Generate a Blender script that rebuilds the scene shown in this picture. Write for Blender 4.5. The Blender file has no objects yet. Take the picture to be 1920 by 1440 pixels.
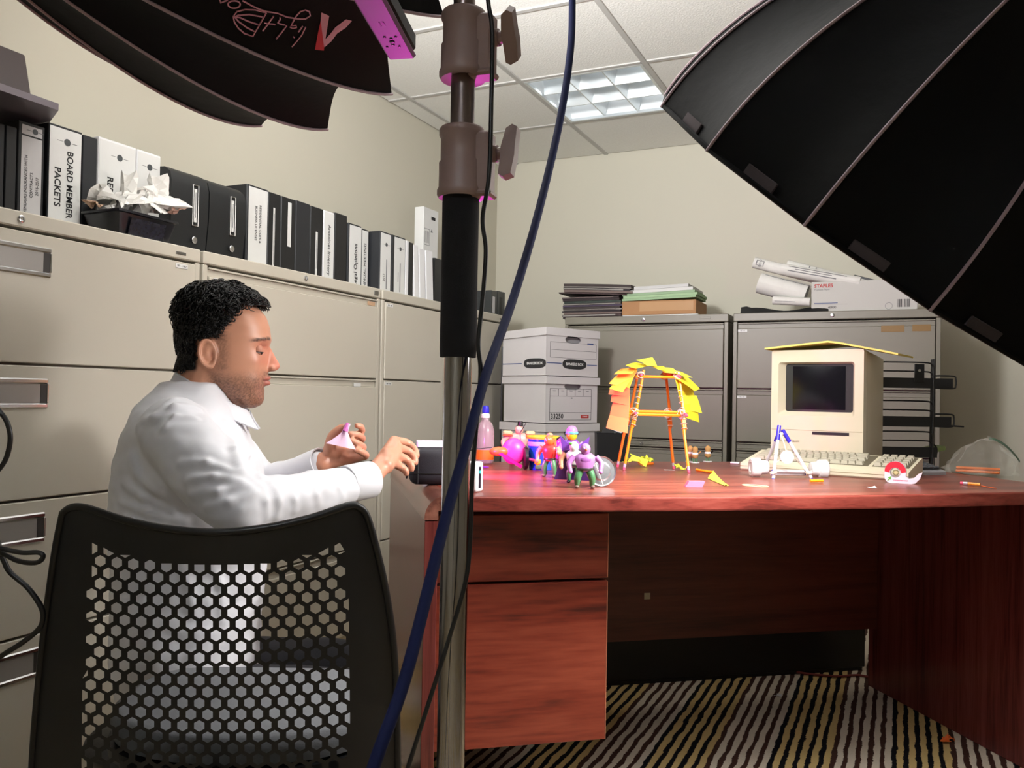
import bpy, math, random
import numpy as np
from mathutils import Vector, Matrix
from mathutils.geometry import delaunay_2d_cdt

# ---------------------------------------------------------------- camera, light, exposure
S = bpy.context.scene
COL = S.collection
PI = math.pi
rad = math.radians
YAW, PITCH, ROLL, FPX = 0.43342, 0.01316, 0.01745, 1576.8
CAM = np.array([0.0, 0.0, 0.94])
def _rot():
    cy, sy = math.cos(YAW), math.sin(YAW)
    f0 = np.array([-sy, cy, 0]); r0 = np.array([cy, sy, 0]); u0 = np.array([0, 0, 1.0])
    f = f0*math.cos(PITCH)+u0*math.sin(PITCH); u = u0*math.cos(PITCH)-f0*math.sin(PITCH)
    r = r0*math.cos(ROLL)+u*math.sin(ROLL); u2 = u*math.cos(ROLL)-r0*math.sin(ROLL)
    return np.array([r, u2, f])
RC = _rot()
cd = bpy.data.cameras.new('camera'); cam = bpy.data.objects.new('camera', cd); COL.objects.link(cam)
cd.sensor_width = 36; cd.sensor_fit = 'HORIZONTAL'; cd.lens = 36*FPX/1920; cd.clip_start = .02
cam.matrix_world = Matrix([[RC[0][i], RC[1][i], -RC[2][i], CAM[i]] for i in range(3)]+[[0, 0, 0, 1]])
S.camera = cam
S.view_settings.view_transform = 'Standard'; S.view_settings.look = 'None'
S.view_settings.gamma = 1; S.view_settings.use_curve_mapping = False
S.view_settings.exposure = 0.0
KEY_POWER = 5.0       # right softbox diffuser, emission strength
BOUNCE_POWER = 13.0    # left softbox cloth
BOUNCE_BEAM = 300.0    # its lamp, aimed at the back wall and ceiling
KEY_CORE = 6.0         # inner cloth of the right softbox
KEY_BEAM = 82.0       # its lamp, aimed down at the desk front and the chairs
TROFFER_POWER = 38.0   # the ceiling fixture behind the camera
TROFFER_LOW = 1.2      # the dimmer fixture near the back wall
PINK_POWER = 14.0      # small magenta lamp on the desk
PINK_BEAM = 20.0       # the same lamp's beam up at the stand
w = bpy.data.worlds.new('world'); S.world = w; w.use_nodes = True
w.node_tree.nodes['Background'].inputs[0].default_value = (.05, .05, .05, 1)
w.node_tree.nodes['Background'].inputs[1].default_value = .3

# measuring helpers: a photo point plus one known plane gives a place in the room
def ray(x, y): return RC.T @ np.array([(x-960)/FPX, -(y-720)/FPX, 1.0])
def at_z(x, y, z): d = ray(x, y); return Vector(CAM+d*((z-CAM[2])/d[2]))
def at_x(x, y, X): d = ray(x, y); return Vector(CAM+d*(X/d[0]))
def at_y(x, y, Y): d = ray(x, y); return Vector(CAM+d*(Y/d[1]))
def at_d(x, y, D): return Vector(CAM+ray(x, y)*D)
DY = 0.6575                                   # the desk stands turned in the room
UX = np.array([math.cos(DY), math.sin(DY), 0]); UY = np.array([-math.sin(DY), math.cos(DY), 0])
def D(u, v, z=0.0): return Vector(u*UX+v*UY+np.array([0, 0, z]))
def uv(p): p = np.array(p); return float(p@UX), float(p@UY)
def at_v(x, y, v): d = ray(x, y); return Vector(CAM+d*(v/(d@UY)))

# ---------------------------------------------------------------- geometry helpers
def vl(a): return [tuple(float(c) for c in p) for p in a]
class G:
    def __init__(s): s.v = []; s.f = []
    def add(s, v, f):
        o = len(s.v); s.v += [Vector(p) for p in v]; s.f += [tuple(i+o for i in q) for q in f]; return s
    def box(s, x0, x1, y0, y1, z0, z1, c=0.0, M=None):
        if c <= 0:
            v = [(x, y, z) for x in (x0, x1) for y in (y0, y1) for z in (z0, z1)]
            f = [(0, 1, 3, 2), (4, 6, 7, 5), (0, 4, 5, 1), (2, 3, 7, 6), (0, 2, 6, 4), (1, 5, 7, 3)]
        else:
            c = min(c, .49*min(abs(x1-x0), abs(y1-y0), abs(z1-z0)))
            X, Y, Z = (x0, x1), (y0, y1), (z0, z1); sg = (1, -1); v = []; idx = {}
            for i in (0, 1):
                for j in (0, 1):
                    for k in (0, 1):
                        for a in range(3):
                            p = [X[i]+sg[i]*c, Y[j]+sg[j]*c, Z[k]+sg[k]*c]
                            p[a] = (X[i], Y[j], Z[k])[a]; idx[i, j, k, a] = len(v); v.append(tuple(p))
            f = []
            for a in range(3):
                b, d = (a+1) % 3, (a+2) % 3
                for e in (0, 1):
                    q = []
                    for (m, n) in ((0, 0), (1, 0), (1, 1), (0, 1)):
                        t = [0, 0, 0]; t[a] = e; t[b] = m; t[d] = n; q.append(idx[t[0], t[1], t[2], a])
                    f.append(tuple(q if e else q[::-1]))
                for m in (0, 1):
                    for n in (0, 1):
                        q = []
                        for e, ax in ((0, b), (0, d), (1, d), (1, b)):
                            t = [0, 0, 0]; t[a] = e; t[b] = m; t[d] = n; q.append(idx[t[0], t[1], t[2], ax])
                        f.append(tuple(q if (m+n) % 2 else q[::-1]))
            for i in (0, 1):
                for j in (0, 1):
                    for k in (0, 1):
                        q = [idx[i, j, k, a] for a in range(3)]
                        f.append(tuple(q if (i+j+k) % 2 else q[::-1]))
        if M is not None: v = [M @ Vector(p) for p in v]
        return s.add(v, f)
    def tube(s, path, r, n=8, cap=True, closed=False):
        P = [Vector(p) for p in path]; m = len(P); R = r if hasattr(r, '__len__') else [r]*m
        T = []
        for i in range(m):
            if closed: t = P[(i+1) % m]-P[i-1]
            else: t = P[min(i+1, m-1)]-P[max(i-1, 0)]
            T.append(t.normalized() if t.length > 1e-9 else Vector((0, 0, 1)))
        up = Vector((0, 0, 1)) if abs(T[0].z) < .9 else Vector((1, 0, 0))
        a = T[0].cross(up).normalized(); v = []; f = []
        for i in range(m):
            a = (a-T[i]*a.dot(T[i])).normalized(); b = T[i].cross(a)
            for j in range(n):
                th = 2*PI*j/n; v.append(P[i]+(a*math.cos(th)+b*math.sin(th))*R[i])
        for i in range(m if closed else m-1):
            k = (i+1) % m
            for j in range(n):
                f.append((i*n+j, i*n+(j+1) % n, k*n+(j+1) % n, k*n+j))
        if cap and not closed:
            f.append(tuple(range(n-1, -1, -1))); f.append(tuple(range((m-1)*n, m*n)))
        return s.add(v, f)
    def lathe(s, prof, n=24, M=None, arc=2*PI, cap=True):
        v = []; f = []; m = len(prof)
        full = abs(arc-2*PI) < 1e-6; nn = n if full else n+1
        for r, z in prof:
            for j in range(nn):
                th = arc*j/n; v.append(Vector((r*math.cos(th), r*math.sin(th), z)))
        for i in range(m-1):
            for j in range(n):
                k = (j+1) % nn; f.append((i*nn+j, i*nn+k, (i+1)*nn+k, (i+1)*nn+j))
        if full and cap:
            if prof[0][0] > 1e-5: f.append(tuple(range(n-1, -1, -1)))
            if prof[-1][0] > 1e-5: f.append(tuple(range((m-1)*n, m*n)))
        if M is not None: v = [M @ p for p in v]
        return s.add(v, f)
    def prism(s, poly, z0, z1, M=None):
        n = len(poly); v = [Vector((p[0], p[1], z)) for z in (z0, z1) for p in poly]
        if M is not None: v = [M @ p for p in v]
        f = [tuple(range(n-1, -1, -1)), tuple(range(n, 2*n))]+[(i, (i+1) % n, n+(i+1) % n, n+i) for i in range(n)]
        return s.add(v, f)
    def loft(s, rings, cap=True):
        n = len(rings[0]); m = len(rings); v = [p for r in rings for p in r]; f = []
        for i in range(m-1):
            for j in range(n): f.append((i*n+j, i*n+(j+1) % n, (i+1)*n+(j+1) % n, (i+1)*n+j))
        if cap: f.append(tuple(range(n-1, -1, -1))); f.append(tuple(range((m-1)*n, m*n)))
        return s.add(v, f)
    def ball(s, c, rx, ry=None, rz=None, nu=12, nv=8, M=None):
        ry = rx if ry is None else ry; rz = rx if rz is None else rz
        v = [Vector((0, 0, -rz))]; f = []
        for i in range(1, nv):
            t = -PI/2+PI*i/nv
            for j in range(nu):
                p = 2*PI*j/nu; v.append(Vector((rx*math.cos(t)*math.cos(p), ry*math.cos(t)*math.sin(p), rz*math.sin(t))))
        v.append(Vector((0, 0, rz))); L = len(v)-1
        for j in range(nu):
            k = (j+1) % nu; f.append((0, 1+k, 1+j)); f.append((L, L-nu+j, L-nu+k))
        for i in range(nv-2):
            for j in range(nu):
                k = (j+1) % nu; a = 1+i*nu; f.append((a+j, a+k, a+nu+k, a+nu+j))
        c = Vector(c); v = [c+(M @ p if M is not None else p) for p in v]
        return s.add(v, f)
    def sheet(s, P, t=.0006):
        P = np.array(P, float); nu, nv = P.shape[:2]
        du = np.gradient(P, axis=0); dv = np.gradient(P, axis=1); N = np.cross(du, dv)
        N /= (np.linalg.norm(N, axis=2, keepdims=True)+1e-12)
        A = P+N*t/2; B = P-N*t/2
        v = vl(A.reshape(-1, 3))+vl(B.reshape(-1, 3)); o = nu*nv; f = []
        for i in range(nu-1):
            for j in range(nv-1):
                a, b, c, d = i*nv+j, (i+1)*nv+j, (i+1)*nv+j+1, i*nv+j+1
                f.append((a, b, c, d)); f.append((o+d, o+c, o+b, o+a))
        rim = [i*nv for i in range(nu)]+[(nu-1)*nv+j for j in range(1, nv)]+[i*nv+nv-1 for i in range(nu-2, -1, -1)]+[j for j in range(nv-2, 0, -1)]
        for i in range(len(rim)):
            a, b = rim[i], rim[(i+1) % len(rim)]; f.append((a, o+a, o+b, b))
        return s.add(v, f)
    def xf(s, M): s.v = [M @ p for p in s.v]; return s

def mesh(name, g, smooth=None):
    me = bpy.data.meshes.new(name); me.from_pydata([tuple(p) for p in g.v], [], g.f); me.validate(); me.update()
    if smooth is not None:
        me.shade_smooth()
        if smooth < 179: me.set_sharp_from_angle(angle=rad(smooth))
    return me
def mk(name, g, m, parent=None, smooth=40, loc=None, rot=None, M=None):
    me = g if isinstance(g, bpy.types.Mesh) else mesh(name, g, smooth)
    if m is not None and not me.materials: me.materials.append(m)
    o = bpy.data.objects.new(name, me); COL.objects.link(o)
    if parent is not None: o.parent = parent
    if M is not None: o.matrix_local = M
    else:
        if loc is not None: o.location = loc
        if rot is not None: o.rotation_euler = rot
    return o
def tag(o, label, cat, group=None):
    o['label'] = label; o['category'] = cat
    if group: o['group'] = group
    return o
def thing(name, label, cat, loc=(0, 0, 0), rotz=0.0, group=None):
    o = bpy.data.objects.new(name, None); COL.objects.link(o); o.empty_display_size = .05
    o.location = loc; o.rotation_euler = (0, 0, rotz)
    return tag(o, label, cat, group)
def struct(o): o['kind'] = 'structure'; return o
def frame(o, x, y, z=None):
    x = Vector(x).normalized(); y = Vector(y); y = (y-x*y.dot(x)).normalized(); z = x.cross(y)
    return Matrix(((x.x, y.x, z.x, o[0]), (x.y, y.y, z.y, o[1]), (x.z, y.z, z.z, o[2]), (0, 0, 0, 1)))
def text(name, body, size, m, parent, M, bold=0.0, depth=.0003, align='CENTER', width=None):
    c = bpy.data.curves.new(name, 'FONT'); c.body = body; c.size = size; c.align_x = align; c.align_y = 'CENTER'
    c.extrude = depth; c.offset = bold; c.resolution_u = 3
    t = bpy.data.objects.new(name+'_tmp', c); me = bpy.data.meshes.new_from_object(t); me.name = name
    bpy.data.objects.remove(t)
    if width and len(me.vertices):
        xs = [v.co.x for v in me.vertices]; k = width/max(1e-6, max(xs)-min(xs))
        for v in me.vertices: v.co.x *= k
    me.materials.clear()
    return mk(name, me, m, parent, M=M)

# ---------------------------------------------------------------- materials
def lin(c): return tuple(((v/255)/12.92 if v/255 <= .04045 else ((v/255+.055)/1.055)**2.4) for v in c)+(1,)
MATS = {}
def mat(name, rgb, rough=.5, metal=0.0, var=None, bump=None, coat=0.0, spec=.5, trans=0.0, emit=None, alpha=1.0, sheen=0.0, sss=0.0):
    if name in MATS: return MATS[name]
    m = bpy.data.materials.new(name); m.use_nodes = True; nt = m.node_tree; b = nt.nodes['Principled BSDF']
    b.inputs['Base Color'].default_value = lin(rgb); b.inputs['Roughness'].default_value = rough
    b.inputs['Metallic'].default_value = metal; b.inputs['Specular IOR Level'].default_value = spec
    b.inputs['Coat Weight'].default_value = coat; b.inputs['Transmission Weight'].default_value = trans
    b.inputs['Alpha'].default_value = alpha; b.inputs['Sheen Weight'].default_value = sheen
    if sss: b.inputs['Subsurface Weight'].default_value = sss; b.inputs['Subsurface Radius'].default_value = (.012, .005, .003); b.inputs['Subsurface Scale'].default_value = .6
    if emit: b.inputs['Emission Color'].default_value = lin(emit[0]); b.inputs['Emission Strength'].default_value = emit[1]
    if var or bump:
        tc = nt.nodes.new('ShaderNodeTexCoord')
    if var:
        sc, amt = var[0], var[1]; n = nt.nodes.new('ShaderNodeTexNoise'); n.inputs['Scale'].default_value = sc; n.inputs['Detail'].default_value = 5
        nt.links.new(tc.outputs['Object'], n.inputs['Vector'])
        r = nt.nodes.new('ShaderNodeValToRGB'); L = lin(rgb)
        r.color_ramp.elements[0].position = .3; r.color_ramp.elements[1].position = .7
        r.color_ramp.elements[0].color = tuple(c*(1-amt) for c in L[:3])+(1,)
        r.color_ramp.elements[1].color = tuple(min(1, c*(1+amt)) for c in L[:3])+(1,)
        nt.links.new(n.outputs['Fac'], r.inputs['Fac']); nt.links.new(r.outputs['Color'], b.inputs['Base Color'])
    if bump:
        n2 = nt.nodes.new('ShaderNodeTexNoise'); n2.inputs['Scale'].default_value = bump[0]; n2.inputs['Detail'].default_value = 4
        nt.links.new(tc.outputs['Object'], n2.inputs['Vector'])
        bp = nt.nodes.new('ShaderNodeBump'); bp.inputs['Strength'].default_value = bump[1]; bp.inputs['Distance'].default_value = bump[2] if len(bump) > 2 else .002
        nt.links.new(n2.outputs['Fac'], bp.inputs['Height']); nt.links.new(bp.outputs['Normal'], b.inputs['Normal'])
    MATS[name] = m; return m
def wood(name, scale, dark, mid, light, rough=.3):
    m = bpy.data.materials.new(name); m.use_nodes = True; nt = m.node_tree; b = nt.nodes['Principled BSDF']; L = nt.links.new
    tc = nt.nodes.new('ShaderNodeTexCoord'); mp = nt.nodes.new('ShaderNodeMapping'); mp.inputs['Scale'].default_value = scale
    L(tc.outputs['Object'], mp.inputs['Vector'])
    n1 = nt.nodes.new('ShaderNodeTexNoise'); n1.inputs['Scale'].default_value = 1.0; n1.inputs['Detail'].default_value = 6; n1.inputs['Distortion'].default_value = .6
    n2 = nt.nodes.new('ShaderNodeTexNoise'); n2.inputs['Scale'].default_value = 7.0; n2.inputs['Detail'].default_value = 4
    L(mp.outputs[0], n1.inputs['Vector']); L(mp.outputs[0], n2.inputs['Vector'])
    mx = nt.nodes.new('ShaderNodeMath'); mx.operation = 'MULTIPLY_ADD'; mx.inputs[1].default_value = .35
    ad = nt.nodes.new('ShaderNodeMath'); ad.operation = 'MULTIPLY'; ad.inputs[1].default_value = .65
    L(n1.outputs['Fac'], ad.inputs[0]); L(n2.outputs['Fac'], mx.inputs[0]); L(ad.outputs[0], mx.inputs[2])
    r = nt.nodes.new('ShaderNodeValToRGB'); e = r.color_ramp.elements
    e[0].position = .36; e[0].color = lin(dark); e[1].position = .62; e[1].color = lin(light)
    k = e.new(.47); k.color = lin(mid)
    L(mx.outputs[0], r.inputs['Fac']); L(r.outputs['Color'], b.inputs['Base Color'])
    b.inputs['Roughness'].default_value = rough; b.inputs['Specular IOR Level'].default_value = .5
    bp = nt.nodes.new('ShaderNodeBump'); bp.inputs['Strength'].default_value = .08; bp.inputs['Distance'].default_value = .001
    L(n2.outputs['Fac'], bp.inputs['Height']); L(bp.outputs['Normal'], b.inputs['Normal'])
    return m
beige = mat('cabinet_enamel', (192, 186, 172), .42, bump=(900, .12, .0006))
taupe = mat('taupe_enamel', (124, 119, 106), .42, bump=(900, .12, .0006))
chrome = mat('chrome', (210, 210, 212), .18, 1.0)
steel = mat('dull_steel', (150, 148, 145), .35, 1.0)
black_p = mat('black_plastic', (18, 18, 20), .4)
black_v = mat('black_vinyl', (24, 25, 27), .38, bump=(60, .25, .002))
black_d = mat('binder_cloth', (34, 36, 40), .45, bump=(35, .2, .002))
white_p = mat('white_paper', (214, 214, 212), .7, var=(12, .03))
white_pl = mat('white_plastic', (228, 228, 230), .35)
ink = mat('black_ink', (25, 25, 28), .7)
grey_ink = mat('grey_ink', (120, 120, 122), .8)
fabric_blk = mat('softbox_fabric', (8, 8, 9), .6, bump=(25, .35, .004), spec=.12)
piping = mat('grey_piping', (150, 128, 135), .5)
brown_pl = mat('stand_brown_black', (142, 118, 112), .45, bump=(400, .2, .0006))
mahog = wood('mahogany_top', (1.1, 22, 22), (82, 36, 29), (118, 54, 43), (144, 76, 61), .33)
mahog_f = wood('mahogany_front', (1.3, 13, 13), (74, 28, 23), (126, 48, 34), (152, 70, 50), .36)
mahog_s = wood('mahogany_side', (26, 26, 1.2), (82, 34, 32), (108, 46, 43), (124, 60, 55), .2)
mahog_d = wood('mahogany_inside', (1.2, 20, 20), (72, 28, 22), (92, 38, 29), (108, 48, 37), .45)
# ---------------------------------------------------------------- the room
XL, XR, YB, YF, ZC = -2.25, 2.2, 4.60, -1.7, 2.336
wall_m = mat('wall_paint', (204, 199, 183), .75, bump=(160, .12, .001))
ceil_m = mat('ceiling_tile_board', (240, 239, 234), .9, var=(90, .03), bump=(140, .5, .003))
tbar_m = mat('ceiling_grid_white', (190, 188, 184), .6)
def wall(name, *b):
    o = mk(name, G().box(*b), wall_m); struct(o); return o
wall('wall_left', XL-.1, XL, YF, YB, 0, ZC+.125)
wall('wall_back', XL-.1, XR+.1, YB, YB+.1, 0, ZC+.125)
wall('wall_right', XR, XR+.1, YF, YB, 0, ZC+.125)
wall('wall_front', XL-.1, XR+.1, YF-.1, YF, 0, ZC+.125)
# carpet: ragged stripes along the room, brown on beige then black on gold
cm = bpy.data.materials.new('striped_carpet'); cm.use_nodes = True; nt = cm.node_tree; L = nt.links.new; bs = nt.nodes['Principled BSDF']
def mth(op, a, b=None, c=None):
    n = nt.nodes.new('ShaderNodeMath'); n.operation = op
    for i, x in enumerate((a, b, c)):
        if x is None: continue
        if isinstance(x, (int, float)): n.inputs[i].default_value = x
        else: L(x, n.inputs[i])
    return n.outputs[0]
tc = nt.nodes.new('ShaderNodeTexCoord'); sep = nt.nodes.new('ShaderNodeSeparateXYZ'); L(tc.outputs['Object'], sep.inputs[0])
mp = nt.nodes.new('ShaderNodeMapping'); mp.inputs['Scale'].default_value = (30, 14, 1); L(tc.outputs['Object'], mp.inputs['Vector'])
nz = nt.nodes.new('ShaderNodeTexNoise'); nz.inputs['Scale'].default_value = 1.0; nz.inputs['Detail'].default_value = 3; L(mp.outputs[0], nz.inputs['Vector'])
nz2 = nt.nodes.new('ShaderNodeTexNoise'); nz2.inputs['Scale'].default_value = 220; nz2.inputs['Detail'].default_value = 2; L(tc.outputs['Object'], nz2.inputs['Vector'])
xx = mth('ADD', sep.outputs[0], mth('MULTIPLY', mth('SUBTRACT', nz.outputs['Fac'], .5), .016))
xx = mth('ADD', xx, mth('MULTIPLY', mth('SUBTRACT', nz2.outputs['Fac'], .5), .008))
xs = mth('ADD', xx, .013+29.0)
cell = mth('FRACT', mth('DIVIDE', xs, .029)); grp = mth('FRACT', mth('DIVIDE', xs, .29))
isdark = mth('LESS_THAN', cell, .44); isgold = mth('LESS_THAN', grp, .5)
def mixc(f, a, b):
    n = nt.nodes.new('ShaderNodeMix'); n.data_type = 'RGBA'; L(f, n.inputs[0])
    for s_, x in ((n.inputs[6], a), (n.inputs[7], b)):
        if isinstance(x, tuple): s_.default_value = x
        else: L(x, s_)
    return n.outputs[2]
lightc = mixc(isgold, lin((226, 214, 194)), lin((218, 190, 130)))
darkc = mixc(isgold, lin((74, 50, 42)), lin((24, 24, 28)))
colr = mixc(isdark, lightc, darkc)
L(colr, bs.inputs['Base Color']); bs.inputs['Roughness'].default_value = .95; bs.inputs['Specular IOR Level'].default_value = .1
bp = nt.nodes.new('ShaderNodeBump'); bp.inputs['Strength'].default_value = .6; bp.inputs['Distance'].default_value = .004
L(nz2.outputs['Fac'], bp.inputs['Height']); L(bp.outputs['Normal'], bs.inputs['Normal'])
struct(mk('floor', G().box(XL-.1, XR+.1, YF-.1, YB+.1, -.1, 0), cm))
base_m = mat('baseboard_vinyl', (96, 90, 82), .6)
struct(mk('baseboard_back', G().box(XL+.002, XR-.002, YB-.012, YB-.0005, 0, .1, .002), base_m))
struct(mk('baseboard_left', G().box(XL+.0005, XL+.012, YF, YB-.013, 0, .1, .002), base_m))
# dropped ceiling: tiles in a T-bar grid
ceil = struct(mk('ceiling', G().box(XL-.1, XR+.1, YF-.1, YB+.1, ZC+.13, ZC+.2), tbar_m))
gx = [XL]+[-2.125+.57*i for i in range(8)]+[XR]; gx = [x for x in gx if x <= XR]
gy = sorted([YB]+[4.0-.618*i for i in range(10) if 4.0-.618*i > YF]+[YF])
LIT = {}
FIX = [(-1.555, -.985, 3.382, 4.0), (-.415, .155, .91, 1.528), (-.415, .155, -.944, -.326)]
tile_meshes = {}
for i in range(len(gx)-1):
    for j in range(len(gy)-1):
        x0, x1, y0, y1 = gx[i], gx[i+1], gy[j], gy[j+1]
        mx_, my_ = (x0+x1)/2, (y0+y1)/2
        if any(a < mx_ < b and c < my_ < d for a, b, c, d in FIX): continue
        key = (round(x1-x0, 3), round(y1-y0, 3))
        if key not in tile_meshes:
            h, v = (x1-x0)/2-.008, (y1-y0)/2-.008
            tile_meshes[key] = mesh('ceiling_tile', G().box(-h, h, -v, v, 0, .012, .003))
        t = mk('ceiling_tile', tile_meshes[key], ceil_m, ceil); t.location = (mx_, my_, ZC+.002)
for x in gx[1:-1]: mk('grid_bar', G().box(x-.012, x+.012, YF, YB, ZC-.003, ZC+.006, .002), tbar_m, ceil)
for y in gy[1:-1]:
    for i in range(len(gx)-1):
        mk('grid_bar', G().box(gx[i]+.0125, gx[i+1]-.0125, y-.012, y+.012, ZC-.003, ZC+.006, .002), tbar_m, ceil)
louv = mat('louver_metal', (214, 219, 221), .28, .55)
trim_blk = mat('gap_black', (20, 20, 20), .8)
def troffer(x0, x1, y0, y1, label, on):
    t = thing('ceiling_light', label, 'ceiling light', ((x0+x1)/2, (y0+y1)/2, ZC), 0, 'recessed ceiling lights')
    hx, hy = (x1-x0)/2-.012, (y1-y0)/2-.012
    g = G()
    for a in ((-hx, hx, -hy, -hy+.014), (-hx, hx, hy-.014, hy), (-hx, -hx+.014, -hy+.014, hy-.014), (hx-.014, hx, -hy+.014, hy-.014)): g.box(a[0], a[1], a[2], a[3], -.004, .012, .002)
    mk('frame', g, louv, t)
    g = G(); g.box(-hx+.002, hx-.002, -hy+.002, hy-.002, .1, .104)
    for q in ((-hx+.002, -hx+.004, -hy+.002, hy-.002), (hx-.004, hx-.002, -hy+.002, hy-.002), (-hx+.004, hx-.004, -hy+.002, -hy+.004), (-hx+.004, hx-.004, hy-.004, hy-.002)): g.box(*q, .0125, .1)
    mk('housing', g, mat('troffer_white', (225, 228, 228), .5), t)
    mk('lamp_panel', G().box(-hx+.006, hx-.006, -hy+.006, hy-.006, .094, .099), mat('lamp_glow_low' if not on else 'lamp_glow', (240, 240, 240), .6, emit=((244, 250, 255), TROFFER_LOW if not on else TROFFER_POWER)), t)
    mk('shadow_gap', G().box(-hx-.006, -hx, -hy-.006, hy+.006, -.001, .01), trim_blk, t)
    n = 3; L_ = hx-.016; W_ = hy-.016
    for k in range(n-1):
        x = -L_+2*L_*(k+1)/n
        mk('louver_blade', G().prism([(x-.024, .09), (x+.024, .09), (x+.003, .004), (x-.003, .004)], -W_, W_, Matrix(((1, 0, 0, 0), (0, 0, 1, 0), (0, 1, 0, 0), (0, 0, 0, 1)))), louv, t)
        y = -W_+2*W_*(k+1)/n
        for m_ in range(n):
            xa = -L_+2*L_*m_/n+.004; xb = -L_+2*L_*(m_+1)/n-.004
            mk('louver_blade', G().prism([(y-.024, .09), (y+.024, .09), (y+.003, .004), (y-.003, .004)], xa, xb, Matrix(((0, 0, 1, 0), (1, 0, 0, 0), (0, 1, 0, 0), (0, 0, 0, 1)))), louv, t)
    return t
f0 = FIX[0]
t0 = troffer(*f0, 'silver louvred ceiling light between the tiles near the back wall', False)
for k, fx in enumerate(FIX[1:]):
    t = troffer(*fx, ['dim louvred ceiling light above the light stand', 'bright louvred ceiling light farthest from the back wall'][k], k == 1)
# ---------------------------------------------------------------- filing cabinets
LIPZ, TOPZ = 1.294, 1.33
ROT90 = PI/2
dark_gap = mat('gap_shadow_paint', (60, 56, 50), .8)
def plate(parent, x, z, w_=.042, h_=.012, txt=None, y=-.0045):
    p = mk('label_holder', G().box(x-w_/2, x+w_/2, y-.0015, y, z-h_/2, z+h_/2, .0005), white_p, parent)
    if txt: text('lettering', txt, h_*.62, ink, parent, frame((x, y-.0016, z), (1, 0, 0), (0, 0, 1)), depth=.0002)
def cabinet(label, loc, rz, w_, m, gaps, style, handles=False, group=None, lock=True, depth=.45, labels=(), lock2=None):
    t = thing('file_cabinet', label, 'file cabinet', loc, rz, group)
    h = w_/2
    g = G()
    g.box(-h, -h+.018, 0, depth, 0, LIPZ-.002, .002).box(h-.018, h, 0, depth, 0, LIPZ-.002, .002)
    g.box(-h+.0185, h-.0185, .03, depth-.001, .02, LIPZ-.003)
    mk('body', g, m, t)
    mk('top', G().box(-h, h, -.002, depth, LIPZ, TOPZ, .003), m, t)
    if lock:
        k = mk('lock', G().lathe([(.0085, 0), (.0085, .004), (.007, .005), (.004, .005), (.0035, .003)], 16, Matrix.Translation((0, -.002, (LIPZ+TOPZ)/2)) @ Matrix.Rotation(PI/2, 4, 'X')), chrome, t)
    zs = [LIPZ-.005]+list(gaps)
    for i in range(len(zs)-1):
        z1, z0 = zs[i]-.003, zs[i+1]+.003
        lip = style == 'lip'
        d = mk('drawer', G().box(-h+.021, h-.021, -.003, .026, z0, z1-(.026 if lip else 0), .002), m, t)
        if lip:
            g = G().box(-h+.021, h-.021, .004, .026, z1-.0255, z1-.006, .001)
            g.box(-h+.021, h-.021, -.003, .02, z1-.0055, z1, .001)
            mk('pull_strip', g, m, d)
        if handles:
            zc = z1-.062
            g = G().box(-.075, .075, -.007, .001, zc+.022, zc+.034, .003).box(-.075, .075, -.007, .001, zc-.034, zc-.022, .003).box(.071, .075, -.007, .001, zc-.022, zc+.022, .001).box(-.075, -.071, -.007, .001, zc-.022, zc+.022, .001)
            hd = mk('handle', g, chrome, d)
            g2 = G().box(-.07, .055, -.0042, -.0032, zc-.0215, zc+.0215)
            mk('handle_recess', g2, mat('recess_grey', (158, 154, 150), .35, .3), d)
            mk('latch', G().box(.0555, .0705, -.005, -.0032, zc-.0215, zc+.0215), mat('latch_dark', (52, 48, 46), .5), d)
        if i < len(labels) and labels[i]:
            lx, lz, txt = labels[i]
            if i == 0 or True: plate(d, lx, z1-lz, txt=txt, y=.0015 if False else -.003)
    g = G().box(-h+.021, h-.021, .01, .03, .003, zs[-1]-.003)
    mk('plinth', g, m, t)
    return t
GAP4 = [.99, .685, .38, .075]
c1 = cabinet('beige lateral file cabinet with chrome recessed handles under the white binders', (-1.78, 1.23, 0), ROT90, 1.06, beige, GAP4, 'plain', True, 'beige file cabinets along the left wall', labels=[(.46, .012, '901 - 1407'), (.46, .012, None)])
c2 = cabinet('beige lateral file cabinet directly behind the seated man', (-1.78, 2.213, 0), ROT90, .885, beige, GAP4, 'lip', False, 'beige file cabinets along the left wall', labels=[(-.385, .034, '2001 - 2222'), (.3, .02, None)])
c3 = cabinet('narrow beige file cabinet left of the light stand pole', (-1.78, 2.905, 0), ROT90, .475, beige, GAP4, 'plain', False, 'beige file cabinets along the left wall', lock=False, labels=[(-.19, .012, '300 - 400'), (-.19, .012, '400 - 450')])
c4 = cabinet('beige file cabinet in the corner beside the stacked cartons', (-1.78, 3.457, 0), ROT90, .615, beige, GAP4, 'plain', False, 'beige file cabinets along the left wall', lock=False)
mk('nameplate', G().box(.395, .425, -.004, -.0022, 1.303, 1.319, .002), steel, c2)
mk('nameplate', G().box(.44, .475, -.004, -.0022, 1.305, 1.313, .001), steel, c1)
mk('torn_label', G().box(.36, .405, -.001, .001, 1.262, 1.276), mat('peach_tape', (196, 160, 128), .7), c2)
mk('nameplate', G().box(.23, .255, -.004, -.0022, 1.307, 1.314, .001), steel, c4)
GAPB = [.987, .745]
def back_cab(label, xc, w_, labels):
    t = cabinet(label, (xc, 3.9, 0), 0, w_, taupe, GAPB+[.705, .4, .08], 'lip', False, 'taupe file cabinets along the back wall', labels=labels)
    return t
b1 = back_cab('taupe lateral file cabinet under the folder stack by the back wall', -1.12, .80, [])
b2 = back_cab('taupe lateral file cabinet with brown tape strips under the rolled plans', -.275, .845, [(-.38, .036, '10 - 11'), (-.38, .034, '12 - 13')])
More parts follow.
